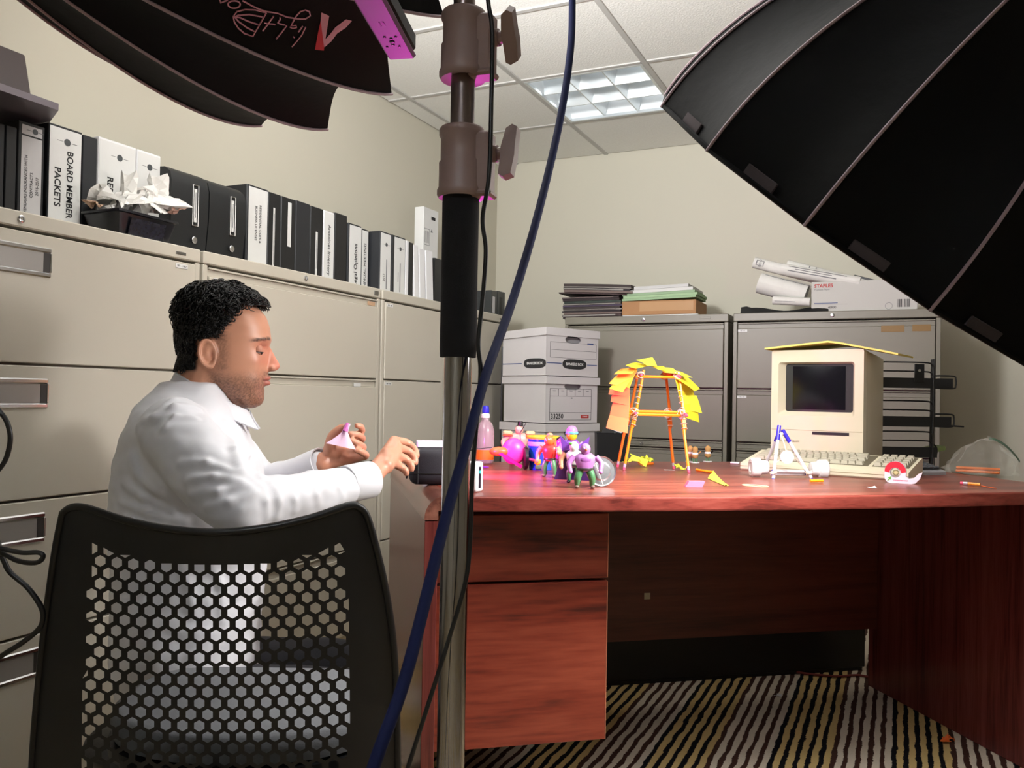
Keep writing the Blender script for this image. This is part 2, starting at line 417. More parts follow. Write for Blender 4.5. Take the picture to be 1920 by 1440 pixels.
for b in (b1, b2):
    mk('lock', G().lathe([(.0085, 0), (.0085, .004), (.005, .004), (.004, .002)], 14, Matrix.Translation((0, -.002, .722)) @ Matrix.Rotation(PI/2, 4, 'X')), chrome, b)
mk('nameplate', G().box(.27, .32, -.004, -.0022, 1.308, 1.318, .002), taupe, b1)
brown_tape = mat('brown_tape', (128, 96, 44), .5)
mk('tape_strip', G().box(.195, .285, -.0042, -.0031, 1.235, 1.262), brown_tape, b2)
mk('tape_strip', G().box(.315, .385, -.0042, -.0031, 1.236, 1.264), brown_tape, b2)
# ---------------------------------------------------------------- desk
U0, U1, V0, V1, ZD = .20, 1.815, 1.638, 2.46, .74
DW, DD = U1-U0, V1-V0
desk = thing('office_desk', 'reddish mahogany office desk with bowed front and two drawers', 'desk', D(U0, V0), DY)
def bow(x): return -.055*(1-((x-DW/2)/(DW/2))**2)
N = 40
xs = [.052+(DW-.104)*i/N for i in range(N+1)]
outline = [(x, bow(x)) for x in xs]+[(DW-.052, DD), (.052, DD)]
g = G().prism(outline, .711, .7385)
top = mk('desk_top', g, mahog, desk, 30)
edge = G()
rows = [[(x, bow(x)-.0018*k[0], k[1]) for x in xs] for k in ((0, .7395), (1, .7385), (1.4, .736), (1.4, .714), (1, .711), (0, .7105))]
ed = G()
for r0, r1 in zip(rows[:-1], rows[1:]):
    o = len(ed.v); ed.v += [Vector(p) for p in r0]+[Vector(p) for p in r1]
    n = len(r0); ed.f += [(o+i, o+n+i, o+n+i+1, o+i+1) for i in range(n-1)]
mahog_e = wood('mahogany_edge', (7, 40, 40), (96, 38, 32), (128, 54, 46), (146, 70, 60), .32)
mk('edge_band', ed, mahog_e, top, 60)
surf = G().prism([(x, y+.002) for x, y in outline[:N+1]]+[(DW-.052, DD), (.052, DD)], .7386, .74)
mk('laminate_surface', surf, mahog, top, 30)
def cap_profile(s):
    pts = [(.0515, .711), (.0515, .74), (.045, .74)]+[(.045-.042*math.sin(a), .698+.042*math.cos(a)) for a in [PI/2*i/8 for i in range(1, 9)]]+[(.003, .693), (.03, .693), (.03, .711)]
    return [(x if s > 0 else DW-x, z) for x, z in pts]
Mxz = Matrix(((1, 0, 0, 0), (0, 0, 1, 0), (0, 1, 0, 0), (0, 0, 0, 1)))
mahog_cap = wood('mahogany_cap', (22, 1.4, 22), (104, 62, 52), (134, 84, 70), (152, 100, 84), .2)
for s in (1, -1): mk('end_cap', G().prism(cap_profile(s), -.001, DD, Mxz), mahog_cap, desk, 50)
for s in (1, -1):
    a, b = (.004, .03) if s > 0 else (DW-.03, DW-.004)
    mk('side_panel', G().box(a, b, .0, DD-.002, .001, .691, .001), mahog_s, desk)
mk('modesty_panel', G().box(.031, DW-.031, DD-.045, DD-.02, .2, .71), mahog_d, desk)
mk('panel_sticker', G().box(.775, .794, DD-.0465, DD-.0455, .325, .344), mat('sticker', (196, 190, 170), .7), desk)
# hanging pedestal with a box drawer above a file drawer
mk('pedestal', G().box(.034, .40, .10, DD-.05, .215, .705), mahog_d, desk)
for z0, z1 in ((.552, .69), (.208, .546)):
    d = mk('drawer_front', G().box(.036, .408, .077, .098, z0, z1, .0015), mahog_f, desk)
    mk('edge_strip', G().box(.408, .4095, .0775, .0975, z0+.001, z1-.001), mat('edge_worn', (190, 120, 92), .5), d)
# ---------------------------------------------------------------- softboxes, stand, cables
class Dome:
    def __init__(s, cx, cy, dep, a1, a2, ph, Ln, pw, N, dirn, R=.45):
        s.c = np.array(at_d(cx, cy, dep)); s.ph, s.L, s.pw, s.N, s.dirn, s.R = ph, Ln, pw, N, dirn, R
        s.ax = np.array([math.cos(a1)*math.cos(a2), math.sin(a1)*math.cos(a2), math.sin(a2)])
        s.e1 = np.cross(s.ax, [0, 0, 1]); s.e1 /= np.linalg.norm(s.e1); s.e2 = np.cross(s.ax, s.e1)
    def rib(s, k, x):
        th = s.ph+s.dirn*k*2*PI/s.N; r = s.R*(1-(x/s.L)**s.pw)
        return s.c-s.ax*x+r*(math.cos(th)*s.e1+math.sin(th)*s.e2)
    def surf(s, k, x, t, sag=.0):
        p = s.rib(k, x)*(1-t)+s.rib(k+1, x)*t
        o = p-(s.c-s.ax*x); n = np.linalg.norm(o)+1e-9
        return p-o/n*sag*n*4*t*(1-t)
def softbox(name_label, dm, notch, power, tabs):
    t = thing('softbox', name_label, 'softbox', tuple(dm.c))
    off = Matrix.Translation(-Vector(dm.c))
    smax = .90*dm.L
    for k in range(dm.N):
        P = []
        for j in range(7):
            tt = j/6; x0 = notch*(1-tt)
            P.append([dm.surf(k, x0+(smax-x0)*(i/18)**1.1, tt, .035) for i in range(19)])
        mk('fabric_panel', G().sheet(P, .0012).xf(off), fabric_blk, t, 60)
        pts = [Vector(dm.rib(k, smax*(i/24)**1.1))+Vector((dm.rib(k, smax*(i/24)**1.1)-(dm.c-dm.ax*smax*(i/24)**1.1)))*.006 for i in range(25)]
        mk('seam_piping', G().tube(pts, .0026, 6).xf(off), piping, t)
    rim = G()
    if notch < .05:
        rim.tube([dm.rib(k, .004) for k in range(dm.N)], .004, 6, closed=True)
        mk('rim', rim.xf(off), fabric_blk, t)
    # diffuser cloth recessed inside the rim
    inset = .13 if notch > .05 else .03
    poly = [Vector(dm.rib(k, inset+.004)*.93+(dm.c-dm.ax*inset)*.07) for k in range(dm.N)]
    front = [p for p in poly]; back = [p-Vector(dm.ax)*.004 for p in poly]
    g = G(); n = dm.N
    fwd = (front[1]-front[0]).cross(front[2]-front[0]).dot(Vector(dm.ax)) > 0
    ring = list(range(n)) if fwd else list(range(n-1, -1, -1))
    g.add(front, [tuple(ring)])
    mk('diffuser', g.xf(off), mat('diffuser_%d' % int(power*10), (240, 240, 240), .8, emit=((255, 251, 246), power)), t)
    mk('diffuser_lining', G().add(back, [tuple(ring[::-1])]).xf(off), mat('silver_lining', (170, 170, 172), .4, .3), t)
    if tabs:
        M_ = frame(dm.c-dm.ax*(inset-.006), dm.e1, dm.e2); zz_ = (M_.to_3x3() @ Vector((0, 0, 1))).dot(Vector(dm.ax))
        ring2 = [M_ @ Vector((.16*math.cos(2*PI*i/24), .16*math.sin(2*PI*i/24), 0)) for i in range(24)]
        mk('diffuser_core', G().add(ring2, [tuple(range(24)) if zz_ > 0 else tuple(range(23, -1, -1))]).xf(off), mat('diffuser_core', (240, 240, 240), .8, emit=((255, 249, 242), KEY_CORE)), t)
    sl = bpy.data.lights.new('lamp_beam', 'SPOT'); sl.energy = KEY_BEAM if tabs else BOUNCE_BEAM; sl.color = (1, .985, .96) if tabs else (.97, .985, 1.0); sl.spot_size = rad(140 if tabs else 128); sl.spot_blend = 1.0; sl.shadow_soft_size = .12
    so = bpy.data.objects.new('lamp_beam', sl); COL.objects.link(so); so.parent = t; so.location = Vector(dm.ax)*(-.005 if tabs else -.10); so.rotation_mode = 'QUATERNION'; so.rotation_quaternion = Vector(dm.ax).to_track_quat('-Z', 'Y')
    if tabs:
        for k in tabs:
            a, b = dm.rib(k, .012), dm.rib(k+1, .012); d_ = b-a
            for f0, f1 in ((.32, .62),):
                p0, p1 = Vector(dm.surf(k, .012, f0, .035)), Vector(dm.surf(k, .012, f1, .035))
                o_ = Vector((p0+p1)/2)-Vector(dm.c); o_ = (o_-Vector(dm.ax)*o_.dot(Vector(dm.ax))).normalized()
                M = frame((p0+p1)/2+o_*.003, p1-p0, dm.ax); L_ = (p1-p0).length/2
                mk('velcro_tab', G().box(-L_, L_, -.010, .010, -.0022, .0022, .001).xf(off @ M), mat('velcro', (66, 58, 60), .9), t)
    # lamp head clamped behind the dome
    ap = Vector(dm.c-dm.ax*dm.L*.9); axv = Vector(dm.ax); M = frame(ap, Vector(dm.e1), Vector(dm.e2))
    if (M.to_3x3() @ Vector((0, 0, 1))).dot(axv) > 0: M = frame(ap, Vector(dm.e2), Vector(dm.e1))
    M0 = off @ M
    h = mk('lamp_head', G().lathe([(.058, .023), (.062, .03), (.062, .20), (.055, .21), (.0, .212)], 28, M0), mat('lamp_housing', (38, 38, 40), .45), t)
    mk('speed_ring', G().lathe([(.085, -.008), (.09, 0), (.09, .018), (.075, .022), (.06, .022)], 28, M0), steel, h)
    for q in range(5): mk('cooling_fin', G().lathe([(.063, .06+.022*q), (.067, .061+.022*q), (.067, .065+.022*q), (.063, .066+.022*q)], 28, M0), steel, h)
    return t, h, ap
domeR = Dome(1623.6, 433.5, 1.5389, 2.8158, -.8581, -2.4856, .6666, 1.8518, 14, -1)
domeL = Dome(483.9, -253.6, 1.4709, 1.4294, .4025, 1.1731, .6805, 1.5507, 16, 1)
sbR, hdR, apR = softbox('large black softbox hanging over the right side of the desk', domeR, 0, KEY_POWER, range(0, 6))
sbL, hdL, apL = softbox('black softbox with printed pink logo above the seated man', domeL, .116, BOUNCE_POWER, None)
# printed logo on the panel between the two seams
pink_print = mat('pink_print', (214, 150, 170), .6); red_print = mat('red_print', (196, 40, 56), .6)
def on_panel(pts, k, lift=.0016):
    out = []
    for x, t in pts:
        p = domeL.surf(k, x, t, .035); a = domeL.surf(k, x+.003, t, .035)-p; b = domeL.surf(k, x, t+.01, .035)-p
        n = np.cross(a, b); n /= np.linalg.norm(n)
        if n@(p-(domeL.c-domeL.ax*x)) < 0: n = -n
        out.append(Vector(p+n*lift)-Vector(domeL.c))
    return out
PW = float(np.linalg.norm(domeL.rib(-1, .25)-domeL.rib(0, .25)))
def decal_text(body, size, x0, t0, m, name):
    c = bpy.data.curves.new(name, 'FONT'); c.body = body; c.size = size; c.align_x = 'LEFT'; c.align_y = 'CENTER'; c.resolution_u = 4; c.offset = .0004
    o = bpy.data.objects.new('tmp', c); me = bpy.data.meshes.new_from_object(o); bpy.data.objects.remove(o); me.name = name; me.materials.clear()
    co = on_panel([(x0+v.co.x, t0+v.co.y/PW) for v in me.vertices], -1)
    for v, p in zip(me.vertices, co): v.co = p
    return mk(name, me, m, sbL)
def decal_poly(pts, m, name):
    return mk(name, G().add(on_panel(pts, -1), [tuple(range(len(pts)))]), m, sbL, None)
def decal_line(pts, wdt, m, name):
    return mk(name, G().tube(on_panel(pts, -1), wdt, 6), m, sbL)
LOGO = {
  'l': [(0.2024, 0.512), (0.2022, 0.616), (0.2095, 0.785)],
  'i': [(0.2069, 0.514), (0.2086, 0.597)],
  'dot': [(0.2115, 0.669), (0.2119, 0.678)],
  'g': [(0.2927, 0.469), (0.2776, 0.491), (0.2685, 0.496), (0.2596, 0.491), (0.246, 0.463), (0.2327, 0.47), (0.2194, 0.448), (0.2089, 0.418), (0.2053, 0.36), (0.21, 0.313), (0.2165, 0.307), (0.2208, 0.349), (0.2222, 0.422), (0.222, 0.498), (0.2219, 0.555), (0.2158, 0.53), (0.2139, 0.553), (0.2182, 0.577), (0.2226, 0.577)],
  'h': [(0.2344, 0.765), (0.2301, 0.663), (0.2277, 0.574), (0.2308, 0.573), (0.2365, 0.581), (0.2403, 0.577), (0.2391, 0.527), (0.2409, 0.505)],
  't': [(0.2549, 0.736), (0.2513, 0.621), (0.2491, 0.517)],
  'tc': [(0.2564, 0.638), (0.2424, 0.607)],
  'b': [(0.2594, 0.508), (0.2656, 0.838), (0.277, 0.845), (0.2857, 0.818), (0.2927, 0.768), (0.2962, 0.708), (0.2939, 0.631), (0.2854, 0.566), (0.2739, 0.524), (0.2594, 0.508)],
  'r1': [(0.2615, 0.574), (0.2783, 0.606), (0.2905, 0.667), (0.295, 0.714)],
  'r2': [(0.2622, 0.683), (0.2762, 0.692), (0.2875, 0.688), (0.2948, 0.702)],
  'r3': [(0.264, 0.778), (0.2758, 0.77), (0.2881, 0.739), (0.294, 0.709)],
  'o': [(0.2933, 0.528), (0.2933, 0.555), (0.2952, 0.583), (0.2984, 0.604), (0.3021, 0.614), (0.3052, 0.608), (0.3069, 0.589), (0.3069, 0.562), (0.305, 0.533), (0.3019, 0.512), (0.2983, 0.502), (0.2951, 0.508), (0.2933, 0.528)],
  'w': [(0.3077, 0.489), (0.3106, 0.552), (0.3155, 0.606), (0.3188, 0.555)],
  'V1': [(0.1947, 0.277), (0.1816, 0.291), (0.1664, 0.587), (0.1631, 0.673), (0.1879, 0.381)],
  'V2': [(0.1879, 0.381), (0.1631, 0.673), (0.1614, 0.709), (0.1752, 0.731), (0.1811, 0.548)],
  'V3': [(0.1563, 0.273), (0.1467, 0.272), (0.1475, 0.372), (0.1545, 0.476), (0.1566, 0.585), (0.1625, 0.671), (0.1669, 0.583), (0.1637, 0.503), (0.1625, 0.408)],
}
for k_, pts in LOGO.items():
    if k_[0] == 'V': decal_poly(pts, red_print if k_ == 'V2' else pink_print, 'logo_emblem')
    else: decal_line(pts, .0012 if k_ != 'dot' else .0018, pink_print, 'logo_stroke')
# light stand
PX, PYY = -.526, .967
st = thing('light_stand', 'tall black and chrome light stand in the middle foreground', 'light stand', (PX, PYY, 0))
tube_dk = mat('stand_tube_dark', (132, 120, 118), .28, .85)
tube_ch = mat('stand_tube_chrome', (168, 166, 168), .12, 1.0)
def cyl(z0, z1, r, n=28): return G().lathe([(r-.001, z0), (r, z0+.001), (r, z1-.001), (r-.001, z1)], n)
mk('upper_tube', cyl(1.40, 2.02, .0143), tube_dk, st)
mk('middle_tube', cyl(1.24, 1.36, .0158), tube_dk, st)
mk('lower_tube', cyl(.30, 1.0, .0182), tube_ch, st)
mk('foam_sleeve', G().lathe([(.0185, .991), (.0235, .988), (.0243, 1.0), (.0238, 1.1), (.0242, 1.19), (.0235, 1.206), (.017, 1.208)], 28), mat('foam_black', (13, 12, 16), .95, bump=(500, .3, .001)), st)
def collar(z0, z1, ang, kz, twist):
    zz = z1-z0
    c = mk('collar', G().lathe([(.0165, z0+.004), (.029, z0), (.0315, z0+.004), (.0315, z0+.010), (.0295, z0+.014), (.0295, z0+zz*.5), (.0275, z0+zz*.53), (.0275, z1-.014), (.0298, z1-.01), (.0298, z1-.003), (.028, z1), (.0165, z1)], 32), brown_pl, st)
    R_ = Matrix.Rotation(ang, 4, 'Z')
    mk('clamp_block', G().box(.012, .043, -.013, .013, z0+.002, z1-.008, .003).xf(R_), brown_pl, c)
    mk('clamp_base', G().box(.012, .0455, -.0155, .0155, z0-.001, z0+.008, .003).xf(R_), brown_pl, c)
    k = mk('knob', G().tube([(.042, 0, kz), (.05, 0, kz), (.0505, 0, kz), (.062, 0, kz)], [.011, .011, .008, .008], 16).xf(R_), brown_pl, c)
    W = [(-.034, -.006), (-.030, -.012), (-.006, -.010), (.006, -.010), (.030, -.004), (.035, .004), (.031, .011), (.006, .009), (-.006, .009), (-.030, .005)]
    rad_ = R_.to_3x3() @ Vector((1, 0, 0)); tan_ = R_.to_3x3() @ Vector((0, 1, 0)); ln_ = Vector((0, 0, 1))*math.cos(twist)+tan_*math.sin(twist)
    M = frame(R_ @ Vector((.066, 0, kz)), ln_, rad_)
    mk('knob_wing', G().prism([(a, b*1.0) for a, b in W], -.0085, .0085, M), brown_pl, k)
RANG = math.atan2(RC[0][1], RC[0][0])
collar(1.352, 1.441, RANG-.35, 1.402, -.75)
collar(1.196, 1.288, RANG-.3, 1.252, .1)
collar(.26, .34, RANG-.2, .30, .2)
for a in (.3, .3+2*PI/3, .3+4*PI/3):
    d_ = Vector((math.cos(a), math.sin(a), 0))
    l = mk('leg', G().tube([d_*.03+Vector((0, 0, .29)), d_*.36+Vector((0, 0, .02))], .011, 12), tube_dk, st)
    mk('foot', G().ball(d_*.37+Vector((0, 0, .0145)), .014), black_p, l)
    mk('brace', G().tube([Vector((0, 0, .12))+d_*.018, d_*.19+Vector((0, 0, .157))], .005, 8), tube_dk, st)
mk('spigot', cyl(2.015, 2.06, .010), steel, st)
# boom that carries the softbox over the man, and the stand behind the right one
topc = Vector((PX, PYY, 2.075)); q_ = apL-Vector(domeL.ax)*.1
bm = thing('boom_arm', 'steel boom arm holding the lamp above the man', 'boom arm', topc)
mk('clamp', G().box(-.025, .025, -.025, .025, -.0145, .02, .004), brown_pl, bm)
side = Vector(domeL.e1)*.085 if Vector(domeL.e1).dot(topc-q_) > 0 else -Vector(domeL.e1)*.085
mk('arm_tube', G().tube([Vector((0, 0, .0)), q_+side-topc+Vector((0, 0, .10)), q_+side-topc], .011, 12), tube_dk, bm)
mk('yoke', G().tube([q_+side-topc, q_+side*.72-topc], .016, 12), steel, bm)
qr = apR-Vector(domeR.ax)*.12
sr = thing('light_stand', 'light stand carrying the right softbox outside the desk', 'light stand', (qr.x+.10, qr.y-.02, 0))
b_ = Vector((qr.x+.10, qr.y-.02, 0))
mk('pole', cyl(.2, qr.z+.03, .0165), tube_ch, sr)
mk('yoke', G().tube([Vector((-.01, .0, qr.z)), qr-b_+Vector((.055, 0, 0))], .014, 12), steel, sr)
for a in (.9, .9+2*PI/3, .9+4*PI/3):
    d_ = Vector((math.cos(a), math.sin(a), 0)); mk('leg', G().tube([d_*.015+Vector((0, 0, .3)), d_*.35+Vector((0, 0, .012))], .010, 10), tube_dk, sr)
def spline(pts, n=8):
    P = [np.array(p, float) for p in pts]; out = []
    for i in range(len(P)-1):
        a = P[max(i-1, 0)]; b = P[i]; c = P[i+1]; d = P[min(i+2, len(P)-1)]
        for k in range(n):
            t = k/n; out.append(.5*((2*b)+(-a+c)*t+(2*a-5*b+4*c-d)*t*t+(-a+3*b-3*c+d)*t**3))
    out.append(P[-1]); return [Vector(p) for p in out]
def cable(name, label, pts, r, m, n=8, cat='cable', group=None):
    P = spline([at_d(*p) for p in pts]); o = P[-1].copy()
    ob = mk(name, G().tube([p-o for p in P], r, n), m, None, 60, loc=o); return tag(ob, label, cat, group)
blue_c = mat('blue_cable_jacket', (14, 22, 60), .75, bump=(300, .2, .001), spec=.2)
cable('power_cable', 'thick dark blue cable hanging in front of the stand', [(960, -820, 1.30), (1040, -420, 1.47), (1071, -160, 1.48), (1073, 0, 1.46), (1069, 100, 1.43), (1049, 230, 1.38), (1009, 400, 1.28), (962, 560, 1.18), (912, 700, 1.05), (876, 830, .97), (836, 970, .90), (799, 1120, .84), (757, 1280, .79), (700, 1440, .75), (640, 1640, .74), (600, 2200, .74), (560, 2700, .745)], .0062, blue_c, 10)
cable('lamp_cable', 'thin black cable running down beside the stand pole', [(860, -900, 1.08), (890, -400, 1.07), (905, -120, 1.06), (915, 0, 1.06), (923, 60, 1.062), (921, 200, 1.06), (917, 330, 1.055), (905, 410, 1.06), (911, 470, 1.06), (905, 560, 1.06), (897, 640, 1.058), (901, 700, 1.058), (893, 800, 1.055), (885, 900, 1.05), (882, 1000, 1.05), (873, 1090, 1.045), (838, 1210, 1.04), (800, 1330, 1.03), (765, 1440, 1.02), (735, 1540, 1.01), (720, 1900, 1.02), (700, 2180, 1.02)], .0030, black_p)
cable('cord', 'black cord curving at the left edge above the drawer', [(-420, 560, 1.2), (-180, 640, 1.2), (-60, 720, 1.2), (0, 772, 1.2), (18, 808, 1.2), (16, 845, 1.2), (0, 878, 1.2), (-50, 930, 1.2), (-200, 1200, 1.2), (-300, 1960, 1.2)], .0036, black_p, group='loose black cords by the cabinet')
cable('cord', 'black cord looping in front of the lowest chrome handle', [(-420, 960, 1.2), (-60, 1015, 1.2), (0, 1028, 1.2), (40, 1036, 1.2), (72, 1036, 1.2), (81, 1044, 1.2), (68, 1055, 1.205), (35, 1052, 1.21), (0, 1036, 1.21), (-60, 1020, 1.21), (-260, 1100, 1.22), (-360, 1950, 1.22)], .0036, black_p, group='loose black cords by the cabinet')
cable('cord', 'black cord hanging in a wide bow behind the chair back', [(-420, 900, 1.23), (-50, 990, 1.22), (0, 1040, 1.215), (18, 1072, 1.215), (52, 1102, 1.215), (77, 1138, 1.215), (80, 1163, 1.215), (70, 1182, 1.215), (40, 1206, 1.215), (0, 1232, 1.215), (-60, 1280, 1.22), (-240, 1500, 1.24), (-420, 1930, 1.24)], .0038, black_p, group='loose black cords by the cabinet')
# control unit hanging beside the softbox rim
q0, q1, q2 = at_d(729, 109, 1.12), at_d(759, 0, .975), at_d(781, 106, 1.115)
ctl_o = (q0+q2)/2
fw = Vector(RC[2])
Mc = frame((0, 0, 0), q2-q0, q1-q0); CWd = (q2-q0).length/2
ctl = thing('control_unit', 'light control unit glowing purple from below beside the softbox rim', 'control unit', ctl_o)
if (Mc.to_3x3() @ Vector((0, 0, 1))).z > 0: Mc = Mc @ Matrix.Rotation(PI, 4, 'Y')
mk('face', G().box(-CWd, CWd, 0, .25, -.004, .004, .0035).xf(Mc), mat('control_face', (128, 110, 134), .5), ctl)
mk('case', G().box(-CWd-.005, CWd, .002, .25, -.03, -.0045, .004).xf(Mc), mat('control_case', (12, 10, 13), .6), ctl)
Mc = Mc @ Matrix.Translation((0, .055, 0))
for (x, y, r) in ((.000, -.004, .0035), (.001, .004, .0022), (-.001, -.012, .0022), (.008, .008, .0018), (-.006, .009, .0018), (-.010, -.016, .0015), (.006, -.017, .0015)):
    mk('button', G().lathe([(r, .0035), (r, .0048), (r*.8, .0052), (0, .0052)], 12, Mc @ Matrix.Translation((x, y, 0))), black_p, ctl)
for x in (-.0025, .0025): mk('slot', G().box(x-.0008, x+.0008, .036, .046, .0035, .0045).xf(Mc), black_p, ctl)
mk('hook', G().tube([Mc @ Vector((0, .15, -.0305)), Mc @ Vector((0, .15, -.06)), Vector((PX, PYY, 1.62))-ctl_o], .004, 8), steel, ctl)
# ---------------------------------------------------------------- foreground chair
ch_o = at_d(405, 1200, 1.2); ch_o.z = 0
chair = thing('office_chair', 'black office chair with honeycomb plastic back in the foreground', 'chair', ch_o)
SC = 1.2/FPX
def cpt(px, py):          # chair back surface: bent around the sitter, leaning a little
    a = (px-405)/340.0; b = (py-950)/490.0
    dep = 1.145+.095*a*a+.04*b
    return at_d(px, py, dep)
def bez(pts, n): return [(p.x, p.y) for p in spline([(a, b, 0) for a, b in pts], n)]
outl = bez([(118, 962), (135, 951), (165, 953), (230, 974), (310, 991), (400, 998), (490, 991), (580, 972), (650, 949), (672, 950), (688, 968), (706, 1030), (724, 1110), (737, 1200), (743, 1300), (746, 1440), (748, 1560)], 4)+bez([(745, 1640), (700, 1670), (400, 1690), (110, 1670), (62, 1640)], 4)+bez([(57, 1560), (60, 1440), (68, 1330), (80, 1210), (94, 1100), (106, 1020), (118, 962)], 4)[:-1]
def inside(p, poly):
    c = False; n = len(poly); x, y = p
    for i in range(n):
        x1, y1 = poly[i]; x2, y2 = poly[(i+1) % n]
        if (y1 > y) != (y2 > y) and x < (x2-x1)*(y-y1)/(y2-y1)+x1: c = not c
    return c
win = bez([(170, 1003), (200, 1024), (300, 1050), (400, 1058), (520, 1050), (600, 1026), (638, 1003), (650, 1060), (658, 1200), (658, 1330), (652, 1440), (645, 1600)], 3)+[(405, 1610), (150, 1600)]+bez([(150, 1440), (152, 1330), (157, 1200), (162, 1100), (170, 1003)], 3)[:-1]
holes = []
PXC, PYC = 31.4, 21.2
row = 0; y = 1004
while y < 1600:
    b = (y-1004)/440
    x = 405-12*PXC+(PXC/2 if row % 2 else 0)
    while x < 700:
        a = (x-405)/260; yy = y-18*a*a*(1-.15*b)+18; xx = 405+(x-405)*(.985+.02*b)
        hw, hh = 9.7, 10.9
        hx = [(xx+hw*math.cos(PI/6+PI/3*q)/math.cos(PI/6), yy+hh*math.sin(PI/6+PI/3*q)) for q in range(6)]
        ins = [inside(p, win) for p in hx]
        if all(ins): holes.append(hx)
        elif sum(ins) >= 3:
            pts = [p for p, i_ in zip(hx, ins) if i_]
            if len(pts) >= 3: holes.append(pts)
        x += PXC
    y += PYC; row += 1
V2 = [Vector(p) for p in outl]; E2 = [(i, (i+1) % len(outl)) for i in range(len(outl))]
for h in holes:
    o = len(V2); V2 += [Vector(p) for p in h]; E2 += [(o+i, o+(i+1) % len(h)) for i in range(len(h))]
random.seed(3)
for gx_ in range(70, 745, 20):
    for gy_ in range(960, 1680, 20):
        p = (gx_+random.uniform(-2, 2), gy_+random.uniform(-2, 2))
        if inside(p, outl) and not inside(p, win): V2.append(Vector(p))
cv, ce, cf, _, _, _ = delaunay_2d_cdt(V2, E2, [], 0, 1e-4)
tri = []
hb = [(min(p[0] for p in h), max(p[0] for p in h), min(p[1] for p in h), max(p[1] for p in h), h) for h in holes]
for f in cf:
    c = (sum(cv[i].x for i in f)/3, sum(cv[i].y for i in f)/3)
    if not inside(c, outl): continue
    if any(a <= c[0] <= b and e <= c[1] <= d and inside(c, h) for a, b, e, d, h in hb): continue
    tri.append(tuple(f))
front = [cpt(p.x, p.y) for p in cv]
cen = Vector(at_d(405, 1200, 1.2))
back = [p+(Vector(ray(q.x, q.y)).normalized())*.006 for p, q in zip(front, cv)]
g = G(); n = len(front); g.v = [p-ch_o for p in front]+[p-ch_o for p in back]
cnt = {}
for f in tri:
    p0, p1, p2 = (front[i] for i in f)
    if (p1-p0).cross(p2-p0).dot(p0-Vector(CAM)) > 0: f = f[::-1]
    g.f.append(f); g.f.append(tuple(n+i for i in f[::-1]))
    for i in range(3):
        e = (f[i], f[(i+1) % 3]); cnt[e] = 1
for (a, b) in list(cnt):
    if (b, a) not in cnt: g.f.append((b, a, n+a, n+b))
shell_m = mat('chair_shell', (15, 15, 17), .45, bump=(700, .15, .0006))
mk('backrest', g, shell_m, chair, 35)
rimp = [cpt(*p)-ch_o for p in outl]
mk('back_rim', G().tube(rimp, .0055, 8, closed=True), shell_m, chair, 60)
# seat beyond the back, arms, column, star base
fwd2 = Vector((RC[2][0], RC[2][1], 0)).normalized(); rt2 = Vector((RC[0][0], RC[0][1], 0)).normalized()
sc0 = Vector((cen.x, cen.y, 0))-ch_o
Ms = frame(sc0, rt2, fwd2)
def seat_pt(a, k, z):
    ca, sa = math.cos(a), math.sin(a); e = .45 if sa > 0 else .92
    return Vector((k*.222*abs(ca)**e*(1 if ca > 0 else -1), .20+k*(.15 if sa > 0 else .165)*abs(sa)**(.45 if sa > 0 else .92)*(1 if sa > 0 else -1), z))
g = G(); rings = []
for (k, z) in ((.86, .385), (1.0, .39), (1.02, .41), (1.0, .428), (.94, .434)):
    ring = []
    for i in range(40):
        a = 2*PI*i/40; ca, sa = math.cos(a), math.sin(a); e = 2/4.5
        ring.append(Ms @ seat_pt(a, k, z))
    rings.append(ring)
mk('seat', g.loft(rings), mat('seat_grey', (112, 114, 118), .9, bump=(350, .4, .001)), chair, 60)
rings = [[Ms @ seat_pt(2*PI*i/40, 1.03, z) for i in range(40)] for z in (.365, .384)]
mk('seat_pan', G().loft(rings), shell_m, chair, 60)
mk('column', G().lathe([(.03, .06), (.03, .22), (.022, .23), (.022, .365)], 20, Ms @ Matrix.Translation((0, .2, 0))), black_p, chair)
for q in range(5):
    a = 2*PI*q/5+.3; d_ = Vector((math.cos(a), math.sin(a), 0))
    l = mk('base_leg', G().tube([Vector((0, 0, .085)), d_*.14+Vector((0, 0, .085)), d_*.26+Vector((0, 0, .065))], [.022, .018, .012], 10).xf(Ms @ Matrix.Translation((0, .2, 0))), black_p, chair)
    mk('caster', G().ball(d_*.26+Vector((0, 0, .0275)), .027).xf(Ms @ Matrix.Translation((0, .2, 0))), black_p, l)
mk('back_bracket', G().tube([Ms @ Vector((0, .10, .352)), Ms @ Vector((0, -.02, .34)), Ms @ Vector((0, -.05, .40))], .018, 10), black_p, chair)
